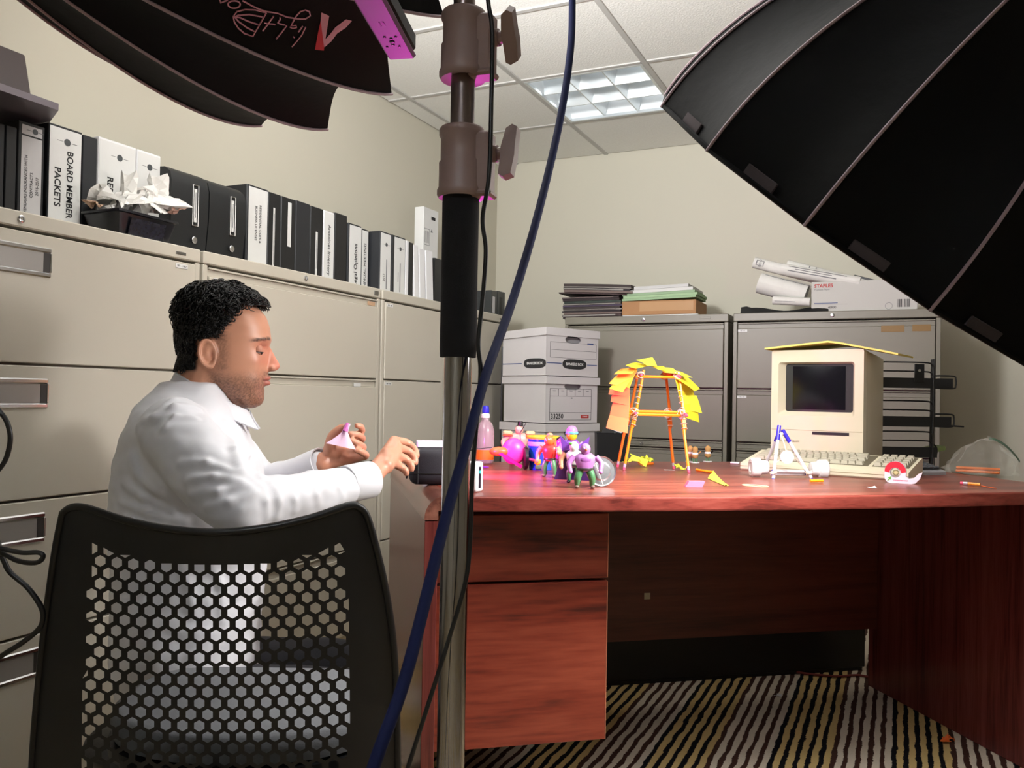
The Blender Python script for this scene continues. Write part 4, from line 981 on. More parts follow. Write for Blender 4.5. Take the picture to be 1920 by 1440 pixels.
for i in range(6):
    z0 = .0005+HB*(5-i); o_ = Vector((.0, 0, 0)) if i else Vector((.0, .0, 0))
    p = at_y(1000, 700, 3.0)
    t = bank(blab[i], 0, 0, 0, HB-.006, bw-.016-(.012 if i == 1 else 0), .29, rzb+(0 if i == 0 else -.03*(i % 2)), z0, .032 if i != 1 else .030, 'bank' if i == 0 else 'num', mid.y)
    t.location = (mid.x, mid.y, z0)
    Wd = bw-.016
    if i == 0:
        f_ink = lambda *a: mk('printed_rule', G().box(*a), ink, t)
        for zz in (.145, .112, .078): f_ink(-Wd*.44, Wd*.46, -.0006, 0, zz, zz+.001)
        for xx in (-Wd*.44, Wd*.46): f_ink(xx, xx+.001, -.0006, 0, .078, .146)
        mk('blue_mark', G().box(Wd*.28, Wd*.40, -.0008, 0, .143, .150), blue_ink, t)
        mk('blue_rule', G().box(-Wd*.5, -Wd*.22, -.0006, 0, .052, .056), blue_ink, t); mk('blue_rule', G().box(Wd*.28, Wd*.48, -.0006, 0, .050, .054), blue_ink, t)
        ov = [(.075*Wd/.32*(abs(math.cos(a))**.6)*(1 if math.cos(a) > 0 else -1), .022*(abs(math.sin(a))**.8)*(1 if math.sin(a) > 0 else -1)) for a in [2*PI*k/28 for k in range(28)]]
        Mo = Matrix(((1, 0, 0, .01), (0, 0, -1, 0), (0, 1, 0, .052), (0, 0, 0, 1)))
        mk('oval_logo', G().prism(ov, 0, .0008, Mo), mat('logo_black', (40, 40, 42), .6), t)
        ftext(t, .01, .052, 'BANKERS BOX', .0165, white_p, 'CENTER', y=-.001, bold=.0003)
        Ms_ = Matrix(((0, 0, -1, -Wd/2), (-1, 0, 0, .075), (0, 1, 0, .052), (0, 0, 0, 1)))
        mk('oval_logo', G().prism([(x*.95, y) for x, y in ov], 0, .0008, Ms_), mat('logo_black', (40, 40, 42), .6), t)
        text('lettering', 'BANKERS BOX', .0155, white_p, t, frame((-Wd/2-.001, .075, .052), (0, -1, 0), (0, 0, 1)), .0003, .0002)
        mk('blue_rule', G().box(-Wd/2-.0006, -Wd/2, .16, .29, .05, .054), blue_ink, t)
        for ch_ in t.children:
            if ch_.name.startswith('lid'): ch_.rotation_euler = (-.03, .0, 0); ch_.location = (0, 0, .006)
    elif i == 1:
        ln = lambda a, b, c, d: mk('printed_rule', G().box(a, b, -.0006, 0, c, d), ink, t)
        L_, R_, B_, T_ = -Wd*.42, Wd*.36, .012, .148
        ln(L_, R_, B_, B_+.0016); ln(L_, R_, T_, T_+.0016); ln(L_, L_+.0016, B_, T_); ln(R_, R_+.0016, B_, T_); ln(L_, R_, .116, .1172); ln(L_, R_, .044, .0452)
        for k in range(1, 5): ln(L_+(R_-L_)*k/5, L_+(R_-L_)*k/5+.0014, .117, T_)
        for k in range(5): mk('printed_note', G().box(L_+(R_-L_)*(k+.35)/5, L_+(R_-L_)*(k+.7)/5, -.0005, 0, .138, .141), grey_ink, t)
        mk('printed_note', G().box(L_+(R_-L_)*.5, L_+(R_-L_)*.54, -.0005, 0, .106, .111), grey_ink, t)
        ftext(t, L_+.006, .028, '33250', .030, ink, bold=.0004)
        mk('red_logo', G().box(R_-.062, R_-.014, -.0008, 0, .02, .034), red_ink, t)
        ftext(t, R_-.038, .027, 'STAPLES', .0085, white_p, 'CENTER', y=-.001)
tag(mk('gap_shade_board', G().box(-.004, .004, 0, .12, 0, 1.17, .001), black_p, loc=(-1.72, 3.60, 0), rot=(0, 0, .4)), 'narrow black board added as the shade between corner cabinet and cartons', 'board')  # added board that darkens the gap; only shade lies there
bp_ = at_d(1145, 840, 3.66)
bn = thing('waste_bin', 'tall black waste bin between the cartons and the pencil tower', 'waste bin', (bp_.x, bp_.y, 0), YAW)
rings = [[(sx*w_, sy*w_*.8, z) for sx, sy in ((-1, -1), (1, -1), (1, 1), (-1, 1))] for w_, z in ((.05, 0.001), (.066, .78), (.068, .785), (.062, .783), (.047, .006))]
mk('bin_body', G().loft(rings), mat('bin_black', (22, 22, 24), .5), bn, 30)
mk('swing_flap', G().box(-.055, .055, -.004, .004, -.0, .05).xf(Matrix.Translation((.0, -.03, .745)) @ Matrix.Rotation(.35, 4, 'Y')), mat('bin_black', (22, 22, 24), .5), bn)
pb = thing('white_bottle', 'white plastic bottle lying in the black waste bin', 'bottle', (bp_.x+.01, bp_.y-.01, .775), YAW)
mk('bottle_body', G().lathe([(0, -.04), (.018, -.038), (.022, -.02), (.022, .012), (.012, .028), (.008, .03)], 18, Matrix.Rotation(1.2, 4, 'Y')), white_pl, pb)
mk('bottle_cap', G().lathe([(.009, .0305), (.009, .042), (0, .043)], 14, Matrix.Rotation(1.2, 4, 'Y')), white_pl, pb)
# ---------------------------------------------------------------- things on the desk
ZT = ZD+.0004
def dk(px, py): p = at_z(px, py, ZD); return Vector((p.x, p.y, ZT))
def face(p): return math.atan2(p.y, p.x)+PI/2-PI    # local -y looks at the camera side
def facing(p): d = -Vector((p.x, p.y)); return math.atan2(d.y, d.x)+PI/2
def rbox(hx, hy, z0, z1, r, n=4, taper=1.0):
    rings = []
    for k in range(n+1):
        a = PI/2*k/n; rings.append((1-(1-math.sin(a))*r/hx, z0+r*(1-math.cos(a)), r*(1-math.sin(a))))
    rr = []
    def ring_(ins, z, t):
        out = []
        for sx, sy, a0 in ((1, 1, 0), (-1, 1, PI/2), (-1, -1, PI), (1, -1, 3*PI/2)):
            for k in range(4):
                a = a0+PI/2*k/3; out.append((t*(sx*(hx-r)+(r-ins)*math.cos(a)), t*(sy*(hy-r)+(r-ins)*math.sin(a)), z))
        return out
    R_ = []
    for k in range(n+1):
        a = PI/2*k/n; R_.append(ring_(r*(1-math.sin(a))*.98, z0+r*(1-math.cos(a)), 1.0))
    for k in range(n, -1, -1):
        a = PI/2*k/n; R_.append(ring_(r*(1-math.sin(a))*.98, z1-r*(1-math.cos(a)), taper))
    return G().loft(R_)
# pouch and magenta lamp
p = dk(806, 908)
pouch = thing('pouch', 'small black zipped pouch at the left end of the desk', 'pouch', p, facing(p))
mk('body', rbox(.0465, .030, 0, .082, .02, 5, .9), mat('pouch_cloth', (32, 28, 38), .6, bump=(900, .4, .001)), pouch, 60)
mk('seam', G().tube([(-.0475, -.02, .024), (-.045, -.0305, .026), (.045, -.0305, .026), (.0475, -.02, .024)], .0012, 6), black_p, pouch)
mk('seam', G().tube([(-.026, -.0305, .004), (-.0262, -.0305, .05), (-.024, -.022, .078)], .0010, 6), black_p, pouch)
mk('zip', G().tube([(-.046, 0, .05), (-.038, -.004, .073), (0, -.006, .0795), (.038, -.004, .073)], .0018, 6), mat('zip_dark', (52, 46, 60), .3, .5), pouch)
mk('zip_pull', G().box(-.053, -.049, -.004, .002, .012, .05, .001), mat('zip_dark', (52, 46, 60), .3, .5), pouch)
p2 = at_d(806, 836, 2.0); p2 = Vector((p2.x, p2.y, ZT))
led = thing('led_lamp', 'small magenta LED light glowing behind the black pouch', 'lamp', p2, facing(p2))
zl = at_d(806, 836, 2.0).z-ZT
mk('case', G().box(-.034, .034, -.004, .016, 0, zl+.013, .003), mat('led_case', (200, 190, 200), .4), led)
mk('light_panel', G().box(-.027, .034, -.0065, -.0042, zl-.009, zl+.010, .001), mat('led_glow', (255, 225, 255), .5, emit=((255, 170, 250), 9.0)), led)
mk('hinge', G().box(-.034, -.028, -.0065, -.0042, zl-.010, zl-.002), mat('led_hinge', (70, 30, 90), .5), led)
ld = bpy.data.lights.new('led_glow_light', 'SPOT'); ld.energy = PINK_POWER; ld.color = (1, .04, .62); ld.shadow_soft_size = .02; ld.spot_size = rad(120); ld.spot_blend = .8
ls = bpy.data.lights.new('led_beam_light', 'SPOT'); ls.energy = PINK_BEAM; ls.color = (1, .06, .75); ls.shadow_soft_size = .02; ls.spot_size = rad(32); ls.spot_blend = .6
lo = bpy.data.objects.new('led_glow_light', ld); COL.objects.link(lo); lo.parent = led; lo.location = (.042, .0, zl+.012); lo.rotation_mode = 'QUATERNION'; lo.rotation_quaternion = Vector((1, .55, -.28)).to_track_quat('-Z', 'Y')
lb = bpy.data.objects.new('led_beam_light', ls); COL.objects.link(lb); lb.parent = led; lb.location = (.0, -.012, zl+.032)
bd = (led.matrix_basis.to_3x3().inverted() @ (Vector((PX+.02, PYY, 1.36))-p2-Vector((0, 0, zl+.03)))).normalized(); lb.rotation_mode = 'QUATERNION'; lb.rotation_quaternion = bd.to_track_quat('-Z', 'Y')
# white gadget, bottle, pen
p = dk(889, 922)
gd = thing('charger', 'upright white charger with dark slot beside the stand pole', 'charger', p, facing(p)+.9)
mk('shell', rbox(.014, .014, 0, .062, .006, 4), white_pl, gd, 60)
mk('slot', G().box(-.0035, .0035, -.0147, -.0138, .008, .052, .001), mat('slot_dark', (24, 26, 40), .3), gd)
mk('indicator', G().box(-.002, .002, -.0150, -.0146, .038, .044), mat('teal_led', (60, 190, 190), .4), gd)
p = dk(888, 866); p = D(.47, 2.40, ZT)
bo = thing('spray_bottle', 'clear bottle with blue cap and orange label behind the pole', 'bottle', p)
mk('bottle_body', G().lathe([(.0, 0), (.024, .002), (.026, .01), (.026, .095), (.020, .115), (.011, .125), (.011, .132)], 24), mat('clear_plastic', (214, 196, 202), .12, trans=.6, alpha=.85), bo, 60)
mk('label', G().lathe([(.0264, .012), (.0264, .04)], 24, cap=False), mat('orange_label', (230, 120, 30), .5), bo, 60)
mk('neck', G().lathe([(.0125, .1322), (.0125, .142), (.008, .146)], 18), white_pl, bo)
mk('cap', G().lathe([(.010, .1465), (.011, .15), (.009, .166), (0, .168)], 18), mat('blue_cap', (40, 44, 190), .35), bo)
p = dk(902, 878)
tag(mk('pen', G().tube([(-.02, 0, .003), (.015, 0, .003), (.022, 0, .003)], [.003, .003, .001], 8), mat('purple_pen', (96, 44, 140), .3), loc=p, rot=(0, 0, .35)), 'tiny purple pen lying behind the white charger', 'pen')
# toys: generic plastic figures of the same size, stance and colours
def plast(n_, c, r=.32): return mat('toy_'+n_, c, r)
def tl(parent, name, pts, rs, m): return mk(name, G().tube(spline(pts, 4) if len(pts) > 2 else pts, np.interp(np.linspace(0, 1, (len(pts)-1)*4+1 if len(pts) > 2 else 2), np.linspace(0, 1, len(rs)), rs), 10), m, parent, 60)
def toy(label, px, py, H, legs, boot, torso, arm, head, hat=None, wide=1.0, stance=1.0, pose=0, turn=0.0, name='toy_figure'):
    p = dk(px, py); t = thing(name, label, 'toy figure', p, facing(p)+turn, 'plastic toy figures on the desk')
    s = H
    for k in (-1, 1):
        l = tl(t, 'leg', [(k*.07*s*stance, 0, .42*s), (k*.13*s*stance, -.03*s, .24*s), (k*.13*s*stance, .01*s, .06*s)], [.075*s*wide, .07*s*wide, .05*s], legs)
        mk('boot', G().ball((k*.14*s*stance, -.025*s, .038*s), .05*s, .085*s, .038*s, 12, 8), boot, l, 60)
    mk('torso', G().loft([[(rx*s*wide*math.cos(a), ry*s*math.sin(a)+oy*s, z*s) for a in [2*PI*i/14 for i in range(14)]] for rx, ry, oy, z in ((.12, .08, 0, .38), (.15, .10, 0, .45), (.19, .13, -.01, .58), (.21, .13, -.01, .70), (.12, .08, 0, .78))]), torso, t, 60)
    mk('belt', G().lathe([(.155*s*wide, .40*s), (.165*s*wide, .42*s), (.155*s*wide, .45*s)], 18, Matrix.Diagonal((1, .72, 1, 1))), plast('belt', (50, 44, 40)), t, 60)
    for k in (-1, 1):
        hz = .40 if pose == 0 or k < 0 else .62
        a_ = tl(t, 'arm', [(k*.21*s*wide, 0, .70*s), (k*.31*s*wide, -.02*s, .56*s), (k*.29*s*wide, -.09*s, hz*s)], [.07*s, .062*s, .045*s], arm)
        mk('hand', G().ball((k*.29*s*wide, -.105*s, (hz-.02)*s), .05*s, .05*s, .055*s, 10, 7), arm, a_, 60)
    h = mk('head', G().ball((0, -.04*s, .87*s), .115*s, .12*s, .13*s, 16, 12), head, t, 60)
    for k in (-1, 1): mk('eye', G().ball((k*.045*s, -.142*s, .90*s), .02*s, .015*s, .02*s, 8, 6), white_pl, h, 60)
    return t, h, s
pale = plast('pale', (206, 168, 150)); lil = plast('lilac', (178, 118, 186)); grn = plast('green', (74, 128, 84)); brn = plast('brown', (110, 88, 80))
purp = plast('purple', (122, 72, 178)); red = plast('red', (206, 62, 48)); orng = plast('orange', (228, 110, 50)); pnk = plast('pink', (226, 70, 150)); blk = plast('black', (24, 22, 26)); yel = plast('yellow', (232, 176, 40)); tan = plast('tan', (198, 148, 112)); wht = plast('white', (222, 222, 218)); slv = mat('toy_silver', (170, 172, 176), .25, .8)
t, h, s = toy('lilac bald toy figure with green trousers at the front', 1096, 916, .098, grn, brn, lil, lil, lil, wide=1.15, stance=1.25, turn=.15)
mk('nose', G().ball((0, -.165*s, .865*s), .028*s), orng, h, 60); mk('chest_plate', G().ball((0, -.10*s, .64*s), .13*s, .05*s, .09*s, 12, 8), plast('lilac_dark', (150, 92, 160)), t, 60)
t, h, s = toy('white faced toy figure with purple ear fins and cape', 1076, 906, .096, grn, blk, wht, tan, wht, wide=1.0, stance=.9, turn=-.2)
for k in (-1, 1): mk('ear_fin', G().prism([(k*.06*s, .86*s), (k*.36*s, 1.12*s), (k*.30*s, .74*s)][::k], -.012*s, .012*s, Matrix(((1, 0, 0, 0), (0, 0, 1, .02*s), (0, 1, 0, 0), (0, 0, 0, 1)))), purp, h, 30)
mk('cape', G().sheet([[(x*s*(.28+.22*(1-f)), (.10+.05*math.cos(x*3))*s, (.06+.72*f)*s) for x in (-1, -.5, 0, .5, 1)] for f in (0, .33, .66, 1)], .0015), plast('cape', (84, 48, 118)), t, 60)
mk('green_patch', G().ball((-.07*s, -.13*s, .95*s), .05*s, .03*s, .03*s), plast('lime', (96, 176, 66)), h, 60)
t, h, s = toy('slim toy figure with pink cap and blue goggles behind the fins', 1071, 893, .118, plast('grey_leg', (96, 96, 110)), blk, purp, lil, yel, wide=.8)
mk('cap', G().ball((0, -.03*s, .95*s), .12*s, .125*s, .12*s, 14, 10), lil, h, 60); mk('goggles', G().lathe([(.125*s, .885*s), (.135*s, .90*s), (.135*s, .93*s), (.125*s, .945*s)], 18, Matrix.Translation((0, -.035*s, 0))), plast('goggle_blue', (96, 160, 216)), h, 60)
t, h, s = toy('red vested toy figure with bare arms beside the blue cup', 1030, 895, .104, grn, brn, red, tan, orng, wide=.95, pose=1, turn=-.5)
mk('backpack', G().box(-.07*s, .07*s, .10*s, .2*s, .5*s, .9*s, .01*s), orng, t); mk('cap', G().ball((0, 0, 1.0*s), .07*s, .07*s, .05*s), tan, h, 60)
t, h, s = toy('pink helmeted toy figure standing behind the red one', 1050, 889, .092, plast('grey_leg', (96, 96, 110)), blk, pnk, tan, pnk, wide=.9)
mk('hair', G().ball((0, .02*s, .93*s), .13*s, .13*s, .11*s), blk, h, 60)
t, h, s = toy('pale broad toy figure wearing a tiny black hat', 972, 868, .112, blk, plast('boot_violet', (60, 40, 70)), pale, pale, pale, wide=1.35, stance=1.2, turn=.1)
mk('hat', G().lathe([(.11*s, .97*s), (.11*s, .985*s), (.075*s, .99*s), (.07*s, 1.09*s), (0, 1.1*s)], 16, Matrix.Translation((.03*s, -.02*s, 0))), blk, h, 50)
for k in (-1, 1):
    sp_ = mk('shoulder_pad', G().box(k*.30*s-.12*s, k*.30*s+.12*s, -.12*s, .12*s, .74*s, .84*s, .03*s), plast('bun', (214, 196, 140)), t, 40)
    mk('pad_filling', G().box(k*.30*s-.13*s, k*.30*s+.13*s, -.13*s, .13*s, .70*s, .735*s, .01*s), plast('filling', (216, 80, 50)), sp_)
# pink toy vehicle with a black wheel
p = dk(963, 880); tv = thing('toy_vehicle', 'hot pink toy vehicle with orange nose and black wheel', 'toy', p, facing(p)+.15)
mk('hull', G().ball((.0, .0, .048), .034, .020, .036, 14, 10), pnk, tv, 60)
mk('nose', G().ball((-.040, -.008, .048), .028, .014, .013, 12, 8), orng, tv, 60)
mk('ramp', G().prism([(-.045, .042), (.016, .004), (.020, .012), (-.036, .046)], -.013, .013, Matrix(((1, 0, 0, 0), (0, 0, 1, -.012), (0, 1, 0, 0), (0, 0, 0, 1)))), plast('magenta', (222, 24, 120)), tv, 30)
wh = mk('wheel', G().lathe([(.024, -.006), (.030, -.004), (.030, .004), (.024, .006), (.010, .005)], 22, Matrix.Translation((.030, -.012, .0305)) @ Matrix.Rotation(PI/2, 4, 'Y')), blk, tv, 40)
mk('axle', G().tube([(.032, -.016, .03), (.058, -.024, .024)], .004, 8), pnk, tv); mk('pedal', G().box(.052, .072, -.034, -.020, .013, .032, .005), yel, tv)
mk('antenna', G().tube([(.018, 0, .06), (.016, 0, .098), (.032, 0, .125)], .0012, 6), blk, tv)
mk('tail_rod', G().tube([(-.06, 0, .058), (-.115, .01, .052)], .0010, 6), blk, tv)
# blue cup
p = dk(1017, 880); cup = thing('toy_cup', 'blue plastic cup with yellow rim among the toys', 'cup', p, facing(p))
mk('cup_wall', G().lathe([(.0, .001), (.036, 0), (.037, .004), (.041, .082), (.0395, .082), (.035, .006), (0, .006)], 30), mat('cup_blue', (34, 84, 206), .2), cup, 50)
mk('rim', G().lathe([(.041, .0825), (.046, .083), (.047, .088), (.044, .091), (.039, .090), (.0385, .0825)], 30, cap=False), yel, cup, 50)
mk('band', G().lathe([(.0412, .064), (.0415, .065), (.0418, .074), (.0410, .075)], 30, cap=False), mat('cup_grey', (150, 156, 180), .3), cup, 50)
e_ = mk('eye_print', G().ball((.004, -.0405, .054), .009, .002, .009, 14, 8), white_pl, cup, 60); mk('pupil', G().ball((.005, -.0425, .053), .0045, .001, .0045, 10, 6), blk, e_, 60)
mk('green_foot', G().box(-.02, .012, -.040, -.034, .002, .014, .003), grn, cup)
p = dk(1124, 913); sh_ = thing('toy_shield', 'round silver toy shield beside the lilac figure', 'toy shield', p, facing(p)+.25)
mk('disc', G().lathe([(0, .004), (.018, .0035), (.022, .001), (.030, .001), (.033, .003), (.034, .0), (.030, -.001), (0, 0)], 30, Matrix.Translation((.004, .002, .034)) @ Matrix.Rotation(PI/2-.15, 4, 'X')), slv, sh_, 30)
mk('spike', G().tube([(-.012, -.006, .052), (.006, -.010, .004)], [.0022, .0006], 6), wht, sh_)
# ---------------------------------------------------------------- pencil tower with sticky notes
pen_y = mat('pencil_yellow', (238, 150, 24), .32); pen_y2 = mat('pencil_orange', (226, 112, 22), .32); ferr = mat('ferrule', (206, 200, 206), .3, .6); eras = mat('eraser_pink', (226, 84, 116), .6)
tw_o = D(.895, 2.165, ZT)
tw = thing('pencil_tower', 'tower of yellow pencils lashed together and roofed with sticky notes', 'pencil tower', tw_o)
def pencil(par, p0, p1, m=pen_y, eraser=True, tip=False, r=.0040):
    p0, p1 = Vector(p0), Vector(p1); d = (p1-p0).normalized(); L_ = (p1-p0).length; e = .018 if eraser else 0
    o = mk('pencil', G().tube([p0+d*e, p1-d*(.012 if tip else 0)]+([p1] if tip else []), [r, r]+([.0008] if tip else []), 6), m, par, None)
    if eraser:
        mk('ferrule', G().tube([p0+d*.008, p0+d*.0175], r*1.02, 10), ferr, o); mk('eraser', G().tube([p0+d*.0005, p0+d*.0078], [r*.85, r*.95], 10), eras, o)
    return o
def TL(px, py, v): return at_v(px, py, v)-tw_o
legs = {'bl': ((1158, 875.7), (1193, 700)), 'fl': ((1170, 881.6), (1204, 693)), 'br': ((1263.5, 879.6), (1245, 699)), 'fr': ((1292, 887), (1270, 705))}
LP = {}
for k_, (b_, t_) in legs.items():
    b0 = dk(*b_)-tw_o; u_, v_ = uv(b0+tw_o); vt = {'bl': 2.215, 'fl': 2.165, 'br': 2.205, 'fr': 2.135}[k_]
    t1 = TL(t_[0], t_[1], vt); LP[k_] = (b0, t1); d_ = (t1-b0)
    off_ = Vector((.0045, .002, 0))
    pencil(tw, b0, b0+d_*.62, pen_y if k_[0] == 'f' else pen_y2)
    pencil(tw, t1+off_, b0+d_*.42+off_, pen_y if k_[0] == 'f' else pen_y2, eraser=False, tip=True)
    for f in (.45, .50, .545, .60, .66, .72, .78, .84):
        c = b0+d_*f+off_*.5; q = 12; dn = d_.normalized(); a = dn.cross(Vector((0, 1, 0))).normalized(); b = dn.cross(a); rr = .0078 if f < .62 else .0062
        if k_ in ('fl', 'fr') or f < .55: mk('rubber_band', G().tube([c+(a*math.cos(2*PI*i/q)+b*math.sin(2*PI*i/q))*rr+dn*.002*math.sin(2*PI*i/q) for i in range(q)], .0010, 5, closed=True), mat('rubber_white', (226, 200, 190), .6), tw)
def lerp(k_, z): b, t = LP[k_]; f = (z-b.z)/(t.z-b.z); return b+(t-b)*f
zl1 = TL(1184, 777, 2.155).z; zl2 = TL(1200, 706, 2.16).z
cy = Vector((0, 0, .008)); 
def bar(a, b, z, ext=.02, m=pen_y, n_=1, er=True):
    p, q = lerp(a, z), lerp(b, z); d = (q-p).normalized()
    for i in range(n_): pencil(tw, p-d*ext+cy*i+Vector((0, -.007, 0)), q+d*ext+cy*i+Vector((0, -.007, 0)), m, er and i == 0)
bar('fr', 'fl', zl1, .018, pen_y, 2); bar('fr', 'br', zl1+.004, .03, pen_y2, 1); bar('fl', 'bl', zl1+.004, .03, pen_y2, 1); bar('bl', 'br', zl1+.008, .02, pen_y2)
bar('fr', 'fl', zl2, .012, pen_y, 1); bar('bl', 'br', zl2+.002, .012, pen_y2, 1); bar('fr', 'br', zl2+.004, .012, pen_y2); bar('fl', 'bl', zl2+.004, .012, pen_y2)
rw = mat('rubber_white', (226, 200, 190), .6)
random.seed(5)
for k_ in ('fl', 'fr', 'bl', 'br'):
    for zz in (zl1, zl2):
        c = lerp(k_, zz)+Vector((0, -.004, .004))
        for q in range(5):
            ax = Vector((random.uniform(-1, 1), random.uniform(-1, 1), random.uniform(-1, 1))).normalized(); a = ax.cross(Vector((.3, .5, .8))).normalized(); b = ax.cross(a)
            mk('rubber_band', G().tube([c+(a*math.cos(2*PI*i/12)+b*math.sin(2*PI*i/12))*(.0105+.001*q*(zz == zl1)) for i in range(12)], .0011, 5, closed=True), rw, tw)
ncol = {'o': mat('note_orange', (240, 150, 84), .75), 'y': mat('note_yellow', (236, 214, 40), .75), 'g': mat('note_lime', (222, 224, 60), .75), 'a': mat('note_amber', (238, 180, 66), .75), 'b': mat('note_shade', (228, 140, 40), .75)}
def note(c4, v4, m, bend=.004):
    C4 = [np.array(at_v(1120+x/5.142, 650+y/5.142, v)-tw_o) for (x, y), v in zip(c4, v4)]
    n = 5; P = np.zeros((n, n, 3))
    for i in range(n):
        for j in range(n):
            a, b = i/(n-1), j/(n-1); P[i, j] = (C4[0]*(1-a)*(1-b)+C4[1]*a*(1-b)+C4[2]*a*b+C4[3]*(1-a)*b); P[i, j, 2] += bend*math.sin(PI*b)*.8; P[i, j] += np.array([.0, -1, 0])*bend*math.sin(PI*a)
    mk('sticky_note', G().sheet(P, .0005), ncol[m], tw, 60)
F_, B_ = 2.13, 2.21
note([(120, 660), (305, 690), (290, 835), (85, 785)], [2.20, 2.14, 2.13, 2.19], 'o')
note([(150, 540), (310, 555), (302, 690), (120, 665)], [2.205, 2.145, 2.14, 2.20], 'o')
note([(140, 470), (310, 450), (308, 570), (130, 530)], [2.21, 2.15, 2.145, 2.205], 'o')
note([(130, 390), (312, 370), (310, 480), (108, 460)], [2.215, 2.155, 2.15, 2.21], 'o')
note([(292, 480), (312, 480), (308, 684), (280, 684)], [2.18, 2.15, 2.14, 2.17], 'y', 0)
note([(248, 235), (388, 222), (310, 400), (112, 356)], [2.205, 2.15, 2.14, 2.19], 'a')
note([(215, 320), (345, 300), (245, 440), (116, 404)], [2.20, 2.145, 2.13, 2.18], 'g')
note([(215, 222), (395, 196), (335, 262), (160, 266)], [2.22, 2.16, 2.13, 2.18], 'a', .001)
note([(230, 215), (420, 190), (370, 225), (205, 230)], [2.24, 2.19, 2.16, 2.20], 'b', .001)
note([(372, 150), (520, 184), (370, 212), (272, 180)], [2.23, 2.17, 2.12, 2.17], 'y', .001)
note([(370, 130), (532, 104), (578, 192), (478, 182)], [2.18, 2.21, 2.16, 2.13], 'g', .003)
note([(498, 184), (640, 188), (668, 240), (575, 214)], [2.21, 2.20, 2.13, 2.14], 'y', .001)
note([(568, 190), (728, 208), (790, 262), (640, 246)], [2.22, 2.20, 2.12, 2.13], 'g', .001)
note([(640, 212), (800, 240), (918, 300), (745, 258)], [2.22, 2.19, 2.12, 2.12], 'y', .001)
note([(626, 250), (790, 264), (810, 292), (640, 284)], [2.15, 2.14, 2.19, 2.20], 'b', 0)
note([(745, 300), (855, 282), (990, 408), (940, 428)], [2.12, 2.20, 2.19, 2.11], 'y', .002)
note([(752, 318), (900, 330), (945, 520), (800, 540)], [2.125, 2.20, 2.205, 2.125], 'y')
note([(790, 470), (955, 470), (1010, 642), (822, 600)], [2.12, 2.195, 2.20, 2.12], 'g')
note([(815, 560), (960, 550), (982, 730), (842, 680)], [2.115, 2.19, 2.195, 2.115], 'y')
# loose bits around the tower
lime = mat('lime_paper', (206, 214, 62), .8)
GC = 'crumpled lime sticky notes'
for i, (px, py, sx) in enumerate(((1188, 876, .030), (1204, 871, .028), (1216, 868, .020), (1275, 882, .018))):
    crumple('crumpled_note', ['lime crumpled note nearest the left tower leg', 'larger lime crumpled note inside the tower', 'small lime crumpled note at the back of the tower', 'lime crumpled note by the right front tower leg'][i], 'crumpled note', dk(px, py), (sx, sx, sx*.95), lime, 40+i, 8, .75, group=GC)
def lying(px0, py0, px1, py1, label, m=pen_y, er=False, tip=False, name='pencil_piece'):
    a, b = dk(px0, py0), dk(px1, py1); t = thing(name, label, 'pencil', a, 0, 'pencil pieces lying on the desk')
    d = b-a; pencil(t, Vector((0, 0, .0042)), d+Vector((0, 0, .0042)), m, er, tip); return t
lying(1205, 873, 1224, 872, 'orange pencil stub lying inside the tower', pen_y2)
lying(1306, 884, 1338, 889, 'yellow pencil stub lying right of the tower')
lying(1519, 905, 1543, 905, 'short yellow pencil stub in front of the keyboard')
lying(1800, 909, 1838, 912, 'short pencil with pink eraser near the right end', er=True)
tag(mk('pencil_shaving', G().tube([(0, 0, .001), tuple(dk(1868, 917)-dk(1840, 912)+Vector((0, 0, .001)))], .0009, 5), orng, loc=dk(1840, 912)), 'thin orange splinter behind the eraser pencil', 'splinter')
tag(mk('paper_clip', G().tube([(0, 0, .001), (.02, .004, .001), (.03, 0, .0016), (.012, -.003, .001), (.002, -.004, .001)], .0009, 5), steel, loc=dk(1245, 882)), 'thin silver clip lying under the tower', 'clip')
p = dk(1302, 913); er_ = thing('eraser', 'pink wedge eraser lying at the front of the desk', 'eraser', p, .45)
mk('rubber_body', G().prism([(-.022, 0), (.016, 0), (.022, .013), (-.014, .013)], -.009, .009, Matrix(((1, 0, 0, 0), (0, 0, 1, 0), (0, 1, 0, 0), (0, 0, 0, 1)))), mat('eraser_rubber', (222, 106, 138), .6), er_, 30)
P = [[np.array(dk(1330+f*30, 897+f*14))-np.array(dk(1340, 905))+np.array([.004*j*.5, .012*(j-1.5)*(1-.5*f), .001+.018*(1-f)**2*(j/3)+.002*math.sin(j*2)]) for j in range(4)] for f in np.linspace(0, 1, 7)]
tag(mk('curled_note', G().sheet(P, .0006), lime, None, 60, loc=dk(1340, 905)), 'curled lime sticky note right of the pink eraser', 'sticky note')
p = dk(1416, 912)
tag(mk('rubber_band', G().tube([(.030*math.cos(a), .016*math.sin(a)+.002*math.sin(3*a), .0012) for a in [2*PI*i/32 for i in range(32)]], .0011, 6, closed=True), mat('band_tan', (226, 206, 160), .5), None, 60, loc=p, rot=(0, 0, -.2)), 'loose tan rubber band lying on the desk', 'rubber band')
tag(mk('paper_scrap', G().sheet([[(x, y, .001+.003*(x > 0)*(y > 0)) for y in (-.008, 0, .008)] for x in (-.009, 0, .009)], .0005), white_p, loc=dk(1635, 915), rot=(0, 0, .3)), 'tiny white paper scrap left of the tape dispenser', 'paper scrap')
